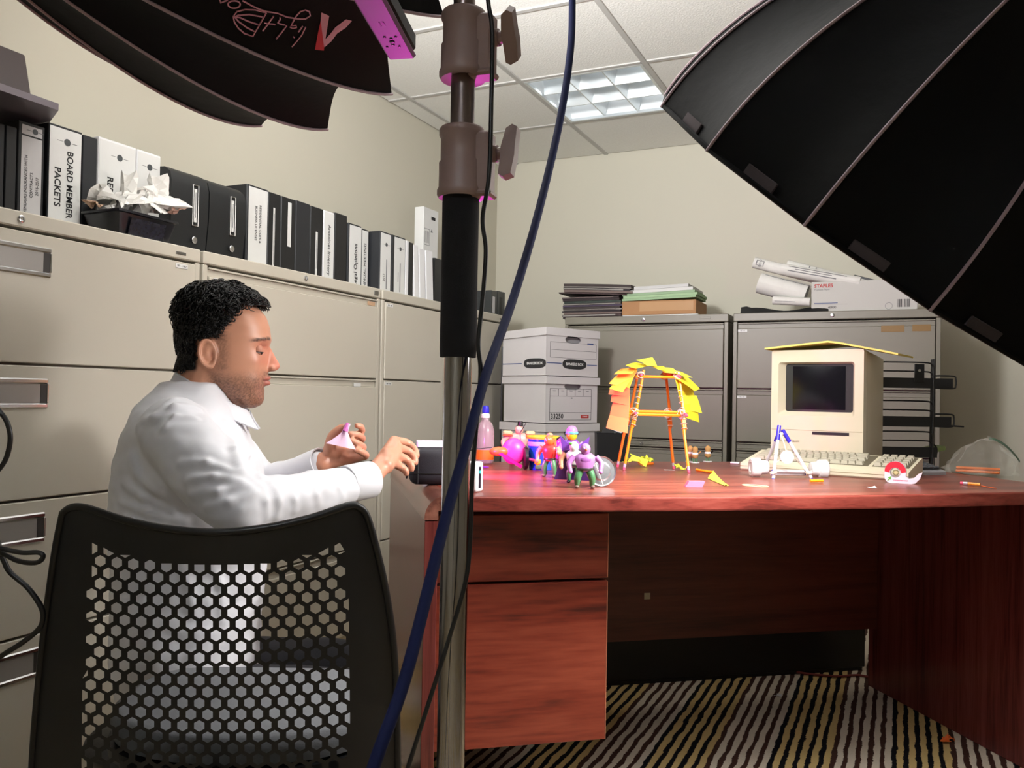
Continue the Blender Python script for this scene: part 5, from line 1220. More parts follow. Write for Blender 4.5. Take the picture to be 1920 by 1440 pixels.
# peanut people
for i, (px, py) in enumerate(((1294, 866), (1303, 868), (1327, 866))):
    p = dk(px, py); t = thing('peanut_figure', ['peanut figurine half hidden by the tower leg', 'peanut figurine standing just right of the tower', 'peanut figurine with a black arm at the right'][i], 'figurine', p, facing(p)+[.4, 0, -.3][i], 'peanut figurines by the tower')
    nut = mat('peanut_shell', (184, 140, 84), .8, bump=(260, .6, .002))
    mk('base', G().lathe([(.014, 0), (.014, .002), (0, .002)], 14), white_pl, t)
    for k in (-1, 1): mk('leg', G().tube([(k*.004, 0, .002), (k*.004, 0, .013)], .0022, 7), grn, t)
    mk('body', G().lathe([(0, .0125), (.008, .015), (.0105, .022), (.008, .029), (.0068, .032), (.0088, .038), (.0085, .045), (.004, .050), (0, .0512)], 16), nut, t, 60)
    mk('sash', G().lathe([(.0098, .0255), (.0102, .028), (.0092, .031), (.0082, .0315)], 16, cap=False), white_pl, t, 60)
    mk('arm', G().tube([(.009, 0, .028), (.015, -.003, .033), (.017, -.004, .036)], .0022, 7), blk if i == 2 else nut, t)
# ---------------------------------------------------------------- old computer, keyboard, tray rack and the right end of the desk
kl, kr = dk(1388, 881), dk(1662, 900)
kd = (kr-kl); KRZ = math.atan2(kd.y, kd.x); kx = Vector((math.cos(KRZ), math.sin(KRZ), 0)); kyv = Vector((-math.sin(KRZ), math.cos(KRZ), 0))
KW = .438
putty = mat('putty_plastic', (206, 198, 174), .5, bump=(700, .1, .0005)); putty2 = mat('key_plastic', (172, 166, 148), .5)
kb = thing('keyboard', 'beige mechanical keyboard in front of the old computer', 'keyboard', kl, KRZ)
Myz = Matrix(((0, 0, 1, 0), (1, 0, 0, 0), (0, 1, 0, 0), (0, 0, 0, 1)))
mk('case', G().prism([(0, .004), (.004, 0), (.172, .006), (.178, .012), (.178, .046), (.17, .05), (.03, .026), (.0, .020)], 0, KW, Myz), putty, kb, 30)
mk('groove', G().box(.0, KW, -.0008, .0, .0115, .0128), mat('seam_shadow', (150, 138, 108), .7), kb)
mk('key_well', G().box(.018, .33, .045, .164, -.0004, .0004).xf(Matrix.Translation((0, -.03*0, .0262-.03*(.024/.14))) @ Matrix.Rotation(math.atan2(.024, .14), 4, 'X')), mat('key_well', (96, 88, 70), .8), kb)
mk('key_well', G().box(.34, .43, .045, .164, -.0004, .0004).xf(Matrix.Translation((0, 0, .0262-.03*(.024/.14))) @ Matrix.Rotation(math.atan2(.024, .14), 4, 'X')), mat('key_well', (96, 88, 70), .8), kb)
def slope(y): return .026+(y-.03)*(.05-.026)/.14
def keym(w_): 
    h, d = w_/2, .0085
    return mesh('key', G().loft([[(-h, -d, 0), (h, -d, 0), (h, d, 0), (-h, d, 0)], [(-h+.0022, -d+.003, .0085), (h-.0022, -d+.003, .0085), (h-.0022, d-.0012, .0085), (-h+.0022, d-.0012, .0085)]]))
km = {k: keym(k) for k in (.0182, .028, .034, .040, .12)}
def key(x, y, w_=.0182):
    o = mk('key', km[w_], putty2, kb); o.location = (x, y, slope(y)+.0002); o.rotation_euler = (math.atan2(.024, .14), 0, 0)
kz = .019
for r in range(5):
    y = .150-r*.0225; x = .022+.0095
    if r == 4:
        for w_ in (.028, .028): key(x-.0095+w_/2, y, w_); x += w_+.001
        key(x-.0095+.06, y, .12); x += .121
        for w_ in (.028, .028, .0182, .0182, .0182): key(x-.0095+w_/2, y, w_); x += w_+.001
    else:
        n_ = (13, 12, 11, 10)[r]; lead = (0, .028, .034, .040)[r]
        if lead: key(x-.0095+lead/2, y, lead); x += lead+.001
        for c in range(n_): key(x, y); x += kz+.0004
        tail = (.034, .028, .040, .040)[r]; key(x-.0095+tail/2, y, tail)
    for c in range(4): key(.352+c*(kz+.0016), y)
for x in (.15, .168, .19): mk('orange_legend', G().box(x, x+.008, .158, .1585+.004, .0505, .0512), orng, kb)
# the computer: its front stands behind the keyboard
MF = kl+kyv*.205
def plane_hit(px, py):
    d = Vector(ray(px, py)); n_ = kyv; t = (MF-Vector(CAM)).dot(n_)/d.dot(n_); return Vector(CAM)+d*t
mL, mR, mT = plane_hit(1446, 760), plane_hit(1619, 760), plane_hit(1520, 656)
xL, xR = (mL-kl).dot(kx), (mR-kl).dot(kx); MW = xR-xL; MH = mT.z-ZT
mo = kl+kx*xL+kyv*.205; mo.z = ZT
mac = thing('vintage_computer', 'beige all-in-one vintage computer with a small dark screen', 'computer', mo, KRZ)
def zf(py): return plane_hit(1520, py).z-ZT
def xfr(px): return (plane_hit(px, 730)-mo).dot(kx)
r_ = .008
def rrect(x0, x1, z0, z1, r, n=4):
    o = []
    for cx, cz, a0 in ((x1-r, z1-r, 0), (x0+r, z1-r, PI/2), (x0+r, z0+r, PI), (x1-r, z0+r, 3*PI/2)):
        for k in range(n+1): a = a0+PI/2*k/n; o.append((cx+r*math.cos(a), cz+r*math.sin(a)))
    return o
outer = rrect(0, MW, .0, MH, .006); sx0, sx1, sz0, sz1 = xfr(1459), xfr(1602), zf(780), zf(679)
hol = rrect(sx0, sx1, sz0, sz1, .008); ix0, ix1, iz0, iz1 = xfr(1470), xfr(1597), zf(772), zf(682)
inn = rrect(ix0, ix1, iz0, iz1, .007)
def plate_hole(out, ho, y0, y1):
    V = [Vector(p) for p in out+ho]; n1, n2 = len(out), len(ho)
    E_ = [(i, (i+1) % n1) for i in range(n1)]+[(n1+i, n1+(i+1) % n2) for i in range(n2)]
    v, e, f, *_x = delaunay_2d_cdt(V, E_, [], 0, 1e-6); g = G(); n = len(v)
    fs = []
    for q in f:
        c = (sum(v[i].x for i in q)/3, sum(v[i].y for i in q)/3)
        if inside(c, out) and not inside(c, ho): fs.append(tuple(q))
    g.v = [Vector((p.x, y0, p.y)) for p in v]+[Vector((p.x, y1, p.y)) for p in v]
    g.f = [q for q in fs]+[tuple(n+i for i in q[::-1]) for q in fs]
    o = len(g.v); g.v += [Vector((p[0], y0, p[1])) for p in out]+[Vector((p[0], y1, p[1])) for p in out]
    g.f += [(o+(i+1) % n1, o+i, o+n1+i, o+n1+(i+1) % n1) for i in range(n1)]
    return g
g = plate_hole(outer, hol, 0, .03)
mk('front_bezel', g, putty, mac, 30)
g = G(); n = len(hol); g.v = [Vector((p[0], 0, p[1])) for p in hol]+[Vector((p[0], .016, p[1])) for p in inn]
g.f = [(i, (i+1) % n, n+(i+1) % n, n+i) for i in range(n)]
mk('screen_recess', g, mat('recess_putty', (198, 190, 166), .5), mac, 60)
mk('screen_surround', G().prism([(x, z) for x, z in inn], -.0185, -.0165, Matrix(((1, 0, 0, 0), (0, 0, -1, 0), (0, 1, 0, 0), (0, 0, 0, 1)))), mat('crt_edge', (44, 46, 46), .3), mac, 30)
cx, cz = (ix0+ix1)/2, (iz0+iz1)/2; hw, hh = (ix1-ix0)*.39, (iz1-iz0)*.45
P = [[(cx+hw*a, .016-.003*(1-a*a)*(1-b*b)-.0005, cz+hh*b) for b in np.linspace(-1, 1, 9)] for a in np.linspace(-1, 1, 9)]
mk('screen_glass', G().sheet(P, .001), mat('crt_glass', (9, 10, 18), .16), mac, 60)
g = G().loft([[(p[0], .0305, p[1]) for p in outer], [(MW/2+(p[0]-MW/2)*.985, .06, MH/2+(p[1]-MH/2)*.985) for p in outer], [(MW/2+(p[0]-MW/2)*.93, .27, MH*.5+(p[1]-MH*.5)*.94-.004) for p in outer]])
mk('rear_case', g, putty, mac, 40)
zs = zf(807)
mk('seam_line', G().box(.002, MW-.002, -.0006, 0, zs-.0006, zs+.0006), mat('seam_shadow', (150, 138, 108), .7), mac)
mk('disk_slot', G().box(xfr(1524), xfr(1593), -.001, .001, zf(814.5), zf(809)), mat('slot_black', (18, 14, 22), .5), mac)
ftext(mac, xfr(1453), zf(828), 'Macintosh Classic', .0105, mat('model_grey', (140, 128, 104), .7), y=-.0006)
mk('foot', G().box(.02, MW-.02, .02, .2, .0, .001), black_p, mac)
# yellow folder lying over the top
P = []
for a in np.linspace(0, 1, 13):
    x = -.016+(MW+.105)*a
    z = MH+.004+(.018*min(1, a/.52) if a < .52 else .018-.038*((a-.52)/.48))
    P.append([(x, y, z+(.001 if y < 0 else 0)) for y in (-.018+.04*max(0, a-.5), .05, .12, .2)])
fo = tag(mk('folder', G().sheet(P, .005), mat('manila_yellow', (222, 206, 110), .7), None, 40, loc=mo, rot=(0, 0, KRZ)), 'bent yellow folder lying on top of the old computer', 'folder')
# wire letter-tray rack
rb = dk(1747, 875)
rk = thing('letter_rack', 'black wire letter tray rack right of the computer', 'letter rack', rb, YAW+.05)
wire = mat('rack_wire', (22, 23, 24), .4)
for (x, y) in ((0, 0), (.012, .03)): mk('post', G().tube([(x, y, 0), (x+.003, y, .335)], .0045, 8), wire, rk)
for z, ext in ((.03, .02), (.125, .075), (.245, .08)):
    tr_ = mk('tray', G().box(-.16, .0, .0, .12, z, z+.003).box(-.16, ext*.8, -.002, 0, z-.002, z+.030), mat('rack_mesh', (26, 27, 29), .5), rk)
    for q in range(9): mk('tray_rod', G().tube([(-.155+q*.019, 0, z+.004), (-.155+q*.019, .12, z+.004)], .0012, 5), wire, tr_)
    for zz in (.05, .078): mk('rail', G().tube(spline([(-.16, -.004, z+zz), (-.03, -.004, z+zz), (-.006, -.004, z+zz-.006), (.0, -.004, z+zz-.022), (.0, -.004, z+.01)], 5), .0024, 7), wire, tr_)
    mk('end_loop', G().tube(spline([(0, .01, z+.038), (ext-.01, .01, z+.038), (ext, .01, z+.028), (ext, .01, z+.008), (ext-.01, .01, z-.001), (0, .01, z)], 5), .0026, 7), wire, tr_)
mk('hanger_tab', G().box(-.062, -.030, -.007, -.0045, .262, .318, .001), wire, rk)
mk('hanger_hole', G().lathe([(.0045, 0), (.0045, .0008), (0, .0008)], 12, Matrix.Translation((-.046, -.007, .298)) @ Matrix.Rotation(PI/2, 4, 'X')), mat('hole_grey', (120, 116, 104), .8), rk)
def tray_sheet(label, x0, x1, z, th, m, y0=.012, y1=.11, tilt=0.0, name='folder', cat='folder'):
    o = mk(name, G().box(x0, x1, y0, y1, 0, th, .001).xf(Matrix.Rotation(tilt, 4, 'Y')), m, None, 40, loc=rb+Vector((0, 0, z)), rot=(0, 0, YAW+.05)); return tag(o, label, cat, 'papers in the letter rack')
tray_sheet('grey papers on the top tray of the rack', -.15, .05, .2545, .008, mat('rack_paper', (112, 112, 112), .8), tilt=.05)
tray_sheet('blue folder on the middle tray of the rack', -.15, .035, .1345, .016, mat('blue_folder', (40, 72, 128), .6), tilt=.0)
tray_sheet('dark papers under the blue folder on the middle tray', -.15, .115, .129, .005, mat('dark_paper', (40, 40, 44), .7), .02, .1, tilt=.06)
tray_sheet('grey lined papers on the bottom tray of the rack', -.15, -.02, .039, .006, mat('rack_grey', (132, 132, 140), .7), tilt=-.02)
tray_sheet('green paper sticking out of the bottom tray', -.01, .065, .034, .014, mat('green_paper', (124, 138, 84), .7), .03, .1, tilt=-.25)
# calculator
cl = dk(1700, 892); c_r = dk(1774, 891); cdv = c_r-cl; crz = math.atan2(cdv.y, cdv.x); CW = cdv.length
ca = thing('calculator', 'grey desk calculator behind the tape dispenser', 'calculator', cl, crz)
mk('body', G().prism([(0, 0), (.13, 0), (.13, .028), (.115, .031), (.01, .013), (0, .008)], 0, CW, Myz), mat('calc_silver', (150, 150, 154), .35, .3), ca, 30)
mk('keypad_plate', G().box(.004, CW-.008, .012, .1, .0, .001).xf(Matrix.Translation((0, 0, .0135)) @ Matrix.Rotation(math.atan2(.018, .105), 4, 'X')), mat('calc_dark', (44, 46, 48), .5), ca)
Mk = Matrix.Translation((0, 0, .0148)) @ Matrix.Rotation(math.atan2(.018, .105), 4, 'X')
ckm = mesh('calc_key', G().box(-.008, .008, -.006, .006, 0, .005, .0015))
for i in range(6):
    for j in range(4): o = mk('key', ckm, mat('calc_key', (70, 72, 76), .5), ca); o.matrix_local = Mk @ Matrix.Translation((.016+i*(CW-.03)/5.2, .020+j*.016, 0))
mk('display', G().box(.02, CW-.02, .083, .1, .0015, .004).xf(Mk), mat('calc_lcd', (40, 44, 42), .2), ca)
# tape dispenser
p = dk(1690, 906); td = thing('tape_dispenser', 'small white tape dispenser with a red arc beside the keyboard', 'tape dispenser', p, facing(p)-.1)
K = .089/68
def tp_(x, y): return ((x-1690)*K, (906-y)*K)
arc = lambda cx_, cy_, r0, a0, a1, n: [(cx_+r0*math.cos(a0+(a1-a0)*i/n), cy_-r0*math.sin(a0+(a1-a0)*i/n)) for i in range(n+1)]
out_ = [tp_(*q) for q in arc(1680, 884, 18.5, 0, PI, 12)+[(1661.5, 898), (1666, 905), (1674, 907), (1700, 908), (1714, 905), (1722, 896), (1726, 884), (1719, 887), (1712, 895), (1703, 897), (1698, 893)]]
hol_ = [tp_(*q) for q in arc(1680, 887, 9.5, 0, 2*PI*15/16, 15)]
g = plate_hole(out_, hol_, -.008, .008)
mk('body', g, mat('tape_white', (226, 216, 226), .3), td, 30)
ra = [tp_(*q) for q in arc(1680, 884, 18.4, -.05, PI+.05, 14)+arc(1680, 887, 10, PI, 0, 14)]
mk('red_arc', G().prism(ra, .0082, .009, Matrix(((1, 0, 0, 0), (0, 0, -1, 0), (0, 1, 0, 0), (0, 0, 0, 1)))), mat('tape_red', (222, 40, 60), .35), td, 30)
cxx, czz = tp_(1680, 887)
mk('tape_roll', G().lathe([(.0095*1.15, -.0065), (.021, -.0065), (.021, .0065), (.0095*1.15, .0065)], 28, Matrix.Translation((cxx, 0, czz)) @ Matrix.Rotation(PI/2, 4, 'X'), cap=False), mat('tape_clear', (176, 170, 176), .2), td, 40)
mk('core', G().ball((cxx, .004, czz), .007, .004, .007), mat('core_tan', (220, 206, 150), .6), td, 60)
mk('cutter', G().box(.040, .047, -.0075, .0075, .024, .027, .0005), chrome, td)
ax_, az_ = tp_(1669, 898)
mk('green_arrow', G().prism([(ax_-.004, az_-.005), (ax_+.001, az_), (ax_-.003, az_+.002), (ax_+.006, az_+.006), (ax_+.004, az_-.004), (ax_+.003, az_-.001), (ax_-.002, az_-.006)], .0082, .0088, Matrix(((1, 0, 0, 0), (0, 0, -1, 0), (0, 1, 0, 0), (0, 0, 0, 1)))), mat('arrow_green', (90, 176, 60), .5), td, None)
ftext(td, ax_+.009, az_-.003, 'transparent tape', .0052, mat('tape_pink', (214, 70, 120), .5), y=-.0086)
# pen catapult
p = dk(1480, 896); cat_ = thing('pen_catapult', 'toy catapult of white pens with blue caps and bottle cap wheels', 'pen catapult', p)
def PP(px, py, d): return at_d(px, py, d)-p
penw = mat('pen_white', (226, 226, 234), .3); capb = mat('pen_cap_blue', (52, 40, 190), .3)
def pen(a, b, capl=.03, r=.0042, both=False):
    d = (b-a).normalized(); L_ = (b-a).length
    o = mk('pen', G().tube([a, b-d*capl*.9], r, 12), penw, cat_); mk('pen_cap', G().tube([b-d*capl, b], r*1.22, 12), capb, o); mk('pen_plug', G().tube([a-d*.003, a+d*.004], r*.8, 8), capb, o)
pd = (dk(1450, 898)-Vector(CAM)).dot(Vector(RC[2])); pd2 = (dk(1521, 897)-Vector(CAM)).dot(Vector(RC[2]))
pen(PP(1450, 897, pd), PP(1461, 798, pd+.035), .038); pen(PP(1521, 896, pd2), PP(1467, 806, pd+.05), .036); pen(PP(1436, 869, pd+.12), PP(1459, 816, pd+.06), .02)
pen(PP(1512, 884, pd2+.012), PP(1449, 883, pd+.012), .008); pen(PP(1508, 889, pd2+.02), PP(1448, 888, pd+.02), .006)
rtv = Vector(RC[0])
def wheel(px, py, dep, flip):
    c = PP(px, py, dep); d = (rtv*flip+Vector((0, 0, .02))).normalized(); M = frame(c, d.cross(Vector((0, 0, 1))), Vector((0, 0, 1))); z = M.to_3x3() @ Vector((0, 0, 1))
    if z.dot(d) < 0: M = M @ Matrix.Rotation(PI, 4, 'X')
    mk('wheel', G().lathe([(.010, -.026), (.017, -.024), (.019, -.006), (.024, -.004), (.0245, .016), (.021, .0195), (.013, .0195), (.012, .017), (0, .017)], 28, M), white_pl, cat_, 40)
wheel(1421, 876, pd+.04, -1); wheel(1537, 879, pd2+.05, 1)
dc = PP(1475, 857, pd-.006); M = frame(dc, rtv, Vector((0, 0, 1)))
mk('disc', G().lathe([(.0, .004), (.010, .0035), (.0125, .005), (.0165, .005), (.0165, 0), (0, 0)], 28, M), white_pl, cat_, 30)
cord = mat('catapult_cord', (226, 214, 200), .7)
mk('cord', G().tube(spline([PP(1462, 812, pd+.02), PP(1468, 825, pd+.01), PP(1474, 846, pd-.003)], 5), .0011, 6), cord, cat_)
mk('cord', G().tube(spline([PP(1452, 868, pd), PP(1464, 862, pd-.004), PP(1487, 859, pd-.002), PP(1500, 870, pd2), PP(1512, 884, pd2)], 5), .0011, 6), cord, cat_)
for px, py, dep in ((1462, 814, pd+.035), (1450, 886, pd), (1517, 886, pd2)):
    c = PP(px, py, dep)
    for q in range(4):
        a = Vector((math.cos(q), math.sin(q*1.7), .4*math.sin(q*2))).normalized(); b = a.cross(Vector((.2, .3, .9))).normalized()
        mk('cord', G().tube([c+(a*math.cos(2*PI*i/12)+b*math.sin(2*PI*i/12))*.0085 for i in range(12)], .0011, 5, closed=True), cord, cat_)
# plastic bag with pencils
p = dk(1838, 889); bag = thing('plastic_bag', 'clear crumpled plastic bag holding pencils by the wall', 'plastic bag', p, facing(p))
rnd = np.random.default_rng(4); rings = []; NB = 22
prof = [(.085, .0), (.092, .012), (.085, .035), (.066, .06), (.045, .082), (.02, .096)]
for i, (r, z) in enumerate(prof): rings.append([((r*(1+.12*rnd.normal()))*math.cos(2*PI*j/NB)-(.012*i if False else 0), .5*r*(1+.2*rnd.normal())*math.sin(2*PI*j/NB), z+(.004*rnd.normal() if 0 < i else .001)+.012*math.cos(2*PI*j/NB)*(z/.09)) for j in range(NB)])
clear = mat('clear_bag', (226, 226, 216), .12, alpha=.13, spec=.8)
mk('film', G().loft(rings), clear, bag, None)
mk('zip_edge', G().sheet([[(.02+.075*a, -.01+.01*b, .098-.06*a*a+.006*b) for b in (0, 1)] for a in np.linspace(0, 1, 8)], .001), mat('bag_green', (70, 96, 78), .4), bag, 60)
for i in range(4):
    t = thing('pencil', ['front orange pencil inside the plastic bag', 'second orange pencil inside the plastic bag', 'third orange pencil inside the plastic bag', 'rear orange pencil inside the plastic bag'][i], 'pencil', p+Vector((0, 0, .0025+.0085*(i // 2))), facing(p)+.06*i-.1, 'pencils inside the plastic bag')
    pencil(t, (-.06, -.012+.012*(i % 2)+.004*(i//2), .0045), (.048, -.014+.012*(i % 2)+.004*(i//2), .0045), pen_y2, False)
tag(mk('white_remote', rbox(.014, .006, 0, .006, .0028, 3), white_pl, None, 60, loc=dk(1378, 870), rot=(0, 0, KRZ)), 'flat white plastic piece left of the keyboard', 'plastic piece')
# ---------------------------------------------------------------- bits on the carpet
def fl(px, py, z=.001): return at_z(px, py, z)
pts = [fl(1480, 1258, .006), fl(1520, 1264, .006), fl(1570, 1268, .006), fl(1610, 1266, .006), fl(1645, 1274, .006)]
tag(mk('floor_cable', G().tube([q-pts[0] for q in spline(pts)], .0042, 8), mat('red_cable', (120, 34, 28), .5), None, 60, loc=pts[0]), 'thin red cable on the carpet under the desk', 'cable')
crumple('paper_scrap', 'small pale paper scrap on the carpet under the desk', 'paper scrap', fl(1460, 1305), (.02, .02, .006), white_p, 61, 6, .5)
crumple('paper_scrap', 'orange crumb of paper on the carpet at the right', 'paper scrap', fl(1777, 1392), (.022, .022, .014), orng, 62, 7, .7)
lowb = thing('low_cabinet', 'black low cabinet standing on the floor behind the desk', 'cabinet', D(.30, 2.60), DY)
ue = uv(at_v(1622, 1240, 2.60))[0]-.30
mk('cabinet_body', G().box(0, ue, 0, .16, .012, .55, .002), black_p, lowb); mk('plinth', G().box(.01, ue-.01, .004, .15, .0005, .0115), black_p, lowb)
wa = fl(1640, 1250); ad = thing('wall_adapter', 'white plug box standing behind the desk panel', 'adapter', Vector((wa.x, wa.y, .0005)), DY)
mk('plug_body', G().box(-.016, .016, -.012, .012, 0, .07, .004), white_pl, ad); mk('plug_top', G().box(-.010, .010, -.010, .010, .0705, .1, .003), white_pl, ad)
# ---------------------------------------------------------------- the seated man
from mathutils import noise as mnoise
MU, MV = -.25, 1.84
man_o = D(MU, MV, 0)
man = thing('person', 'dark haired bearded man in a white shirt seated at the desk end', 'person', man_o, DY)
def L3(u, v, z): return np.array([u-MU, v-MV, z])                 # desk-aligned place -> man's frame
def PV(px, py, v): q = at_v(px, py, v); a, b = uv(q); return L3(a, b, q.z)
def remesh(g, vox, smooth_it=4, lam=.5):
    me = mesh('tmp', g); ob = bpy.data.objects.new('tmp', me); COL.objects.link(ob)
    m = ob.modifiers.new('r', 'REMESH'); m.mode = 'VOXEL'; m.voxel_size = vox; m.use_smooth_shade = True
    dg = bpy.context.evaluated_depsgraph_get(); ev = ob.evaluated_get(dg); out = bpy.data.meshes.new_from_object(ev)
    bpy.data.objects.remove(ob); n = len(out.vertices)
    co = np.empty(n*3); out.vertices.foreach_get('co', co); co = co.reshape(-1, 3)
    ed = np.empty(len(out.edges)*2, dtype=np.int64); out.edges.foreach_get('vertices', ed); ed = ed.reshape(-1, 2)
    return out, relax(co, ed, smooth_it, lam), ed
def relax(co, ed, it, lam=.5, w=None):
    n = len(co); deg = np.bincount(ed.ravel(), minlength=n)[:, None].astype(float); deg[deg == 0] = 1
    for k in range(it):
        s = np.zeros_like(co)
        for a, b in ((0, 1), (1, 0)):
            for c in range(3): s[:, c] += np.bincount(ed[:, a], weights=co[ed[:, b], c], minlength=n)
        d = (s/deg-co)*lam
        if w is not None: d *= w[:, None]
        co = co+d
    return co
def put(me, co):
    me.vertices.foreach_set('co', co.astype(np.float32).ravel()); me.update()
def normals(me):
    a = np.empty(len(me.vertices)*3, dtype=np.float32); me.vertex_normals.foreach_get('vector', a); return a.reshape(-1, 3).astype(float)
def gauss(co, c, s):
    d = (co-np.asarray(c))/np.asarray(s); return np.exp(-(d*d).sum(1))
def seg_d(co, a, b):
    ab = b-a; t = np.clip(((co-a)@ab)/(ab@ab), 0, 1); return np.linalg.norm(co-(a+t[:, None]*ab), axis=1), t
def capsule(g, pts, rs, n=14, k=5):
    P = [Vector(p) for p in pts]
    if len(P) > 2: Q = spline(P, k); R_ = np.interp(np.linspace(0, 1, len(Q)), np.linspace(0, 1, len(rs)), rs)
    else: Q, R_ = P, rs
    g.tube(Q, list(R_), n); g.ball(Q[0], R_[0]*.98, nu=n, nv=8); g.ball(Q[-1], R_[-1]*.98, nu=n, nv=8)
# --- joints
shR, shL = L3(-.262, 1.668, .862), L3(-.262, 2.012, .862)
elR = PV(448, 950, 1.51); wrR = PV(693, 899, 1.68)
elL = L3(-.135, 2.09, .705); wrL = PV(604, 868, 1.94)
# --- head: horizontal rings follow the profile
HR = [(.903, -.134, -.168, .020), (.911, -.119, -.184, .033), (.922, -.1145, -.198, .044), (.936, -.1145, -.213, .052), (.948, -.113, -.222, .058), (.962, -.109, -.236, .0615), (.976, -.1075, -.258, .065), (.992, -.1070, -.270, .068), (1.010, -.1065, -.277, .0705), (1.030, -.1055, -.281, .073), (1.048, -.1025, -.283, .0755), (1.072, -.1055, -.283, .078), (1.096, -.114, -.279, .077), (1.115, -.131, -.269, .070), (1.130, -.156, -.248, .053), (1.139, -.185, -.22, .026)]
g = G(); rings = []
for z, f, b, w_ in HR:
    cx = b+(f-b)*.47; rg = []
    for i in range(72):
        a = 2*PI*i/72; ca, sa = math.cos(a), math.sin(a); e = 2/2.08 if ca > 0 else 2/2.1
        rx = (f-cx) if ca > 0 else (cx-b); rg.append(tuple(L3(cx+rx*abs(ca)**e*(1 if ca > 0 else -1), 1.84+w_*abs(sa)**e*(1 if sa > 0 else -1), z)))
    rings.append(rg)
g.loft(rings)
H = lambda u, y, z: L3(u, 1.84+y, z)
# nose
nr = []
for z, tip, hw in ((1.034, -.1035, .007), (1.022, -.0985, .0075), (1.008, -.0905, .0095), (.998, -.0845, .012), (.991, -.0825, .0145), (.985, -.087, .0155), (.981, -.094, .013)):
    nr.append([tuple(H(-.120+(tip+.120)*max(0, math.cos(a))**.8 if math.cos(a) > 0 else -.120, hw*math.sin(a)*(1 if math.cos(a) > 0 else .8), z)) for a in [2*PI*i/16 for i in range(16)]])
g.loft(nr)
for s in (-1, 1): g.ball(H(-.0985, s*.0125, .987), .008, .0055, .0065)
# lips, chin, brows, cheekbones
g.ball(H(-.1085, 0, .9672), .0080, .020, .0048); g.ball(H(-.1092, 0, .9558), .0078, .018, .0056); g.ball(H(-.126, 0, .925), .0125, .020, .013)
# ears
for s in (-1, 1):
    c = H(-.218, s*.0765, 1.012)
    ring_ = [c+np.array([.0165*math.cos(a)*(1 if math.cos(a) < 0 else .8)-.003*math.sin(a), s*(.007-.006*math.cos(a)), .027*math.sin(a)]) for a in [2*PI*i/20 for i in range(20)]]
    g.tube(ring_, .0042, 8, closed=True)
    g.ball(c+np.array([-.003, s*.001, .002]), .0135, .0078, .022); g.ball(c+np.array([.006, s*.002, -.024]), .0068, .0045, .0075)
# neck, torso, arms
capsule(g, [L3(-.222, 1.84, 1.0), L3(-.238, 1.84, .94), L3(-.262, 1.84, .87)], [.058, .058, .07], 20)
TR = [(.955, -.255, .058, .068), (.925, -.262, .075, .115), (.898, -.263, .092, .160), (.86, -.263, .108, .190), (.80, -.258, .132, .192), (.74, -.255, .142, .188), (.68, -.252, .145, .184), (.60, -.250, .143, .18), (.50, -.252, .138, .178), (.42, -.255, .136, .176), (.34, -.252, .128, .17), (.29, -.25, .11, .15)]
def torso(g, grow):
    rg = []
    for z, c, d_, w_ in TR:
        e = 2/2.5; rg.append([tuple(L3(c+(d_+grow)*abs(math.cos(a))**e*(1 if math.cos(a) > 0 else -1), 1.84+(w_+grow)*abs(math.sin(a))**e*(1 if math.sin(a) > 0 else -1), z)) for a in [2*PI*i/40 for i in range(40)]])
    g.loft(rg)
torso(g, -.008)
def arm(g, a, b, c, r0, r1, r2, r3, n=16):
    capsule(g, [a, a*.5+b*.5, b], [r0, r1, r1*.92], n); capsule(g, [b, b*.6+c*.4, c], [r2, r2*1.02, r3], n)
arm(g, shR, elR, wrR, .05, .040, .033, .025); arm(g, shL, elL, wrL, .05, .040, .033, .025)
# right hand: back up, fingers reaching to the pouch
def hand(g, wrist, mcps, fingers, thumb, palm_r):
    for m_ in mcps: capsule(g, [wrist, wrist*.45+m_*.55, m_], [.0215, palm_r, palm_r*.85], 12)
    for k in range(len(mcps)-1): capsule(g, [mcps[k], mcps[k+1]], [palm_r*.85, palm_r*.85], 10); g.ball((wrist+mcps[k]+mcps[k+1])/3, .018, nu=12, nv=8)
    for m_, f in zip(mcps, fingers): capsule(g, [m_]+f, [.0098, .0088, .0080, .0068][:len(f)+1], 12)
    capsule(g, thumb, [.0145, .0115, .0095, .0075][:len(thumb)], 12)
mR = [PV(739, 826, 1.775), PV(744, 839, 1.755), PV(741, 853, 1.738), PV(735, 867, 1.722)]
fR = [[PV(763, 830, 1.80), PV(777, 842, 1.795), PV(782, 855, 1.785)], [PV(766, 846, 1.775), PV(777, 858, 1.77), PV(779, 868, 1.765)], [PV(762, 862, 1.755), PV(771, 872, 1.75), PV(772, 880, 1.748)], [PV(752, 876, 1.738), PV(760, 882, 1.735), PV(762, 888, 1.735)]]
hand(g, wrR, mR, fR, [PV(708, 880, 1.70)+np.array([0, .02, 0]), PV(735, 858, 1.80), PV(758, 858, 1.815), PV(772, 862, 1.805)], .0135)
# left hand: palm towards us, fingers curled around the folded note
mL_ = [PV(652, 820, 1.965), PV(658, 833, 1.96), PV(662, 847, 1.95), PV(662, 860, 1.94)]
fL = [[PV(676, 812, 1.955), PV(677, 801, 1.935), PV(669, 798, 1.925)], [PV(679, 824, 1.945), PV(672, 816, 1.915), PV(656, 813, 1.905)], [PV(681, 840, 1.935), PV(672, 832, 1.905), PV(659, 826, 1.898)], [PV(686, 855, 1.925), PV(678, 848, 1.90), PV(668, 844, 1.895)]]
hand(g, wrL, mL_, fL, [PV(617, 845, 1.93), PV(622, 820, 1.92), PV(634, 806, 1.91), PV(644, 800, 1.905)], .0135)
g.ball(PV(628, 848, 1.945), .024, .024, .024)
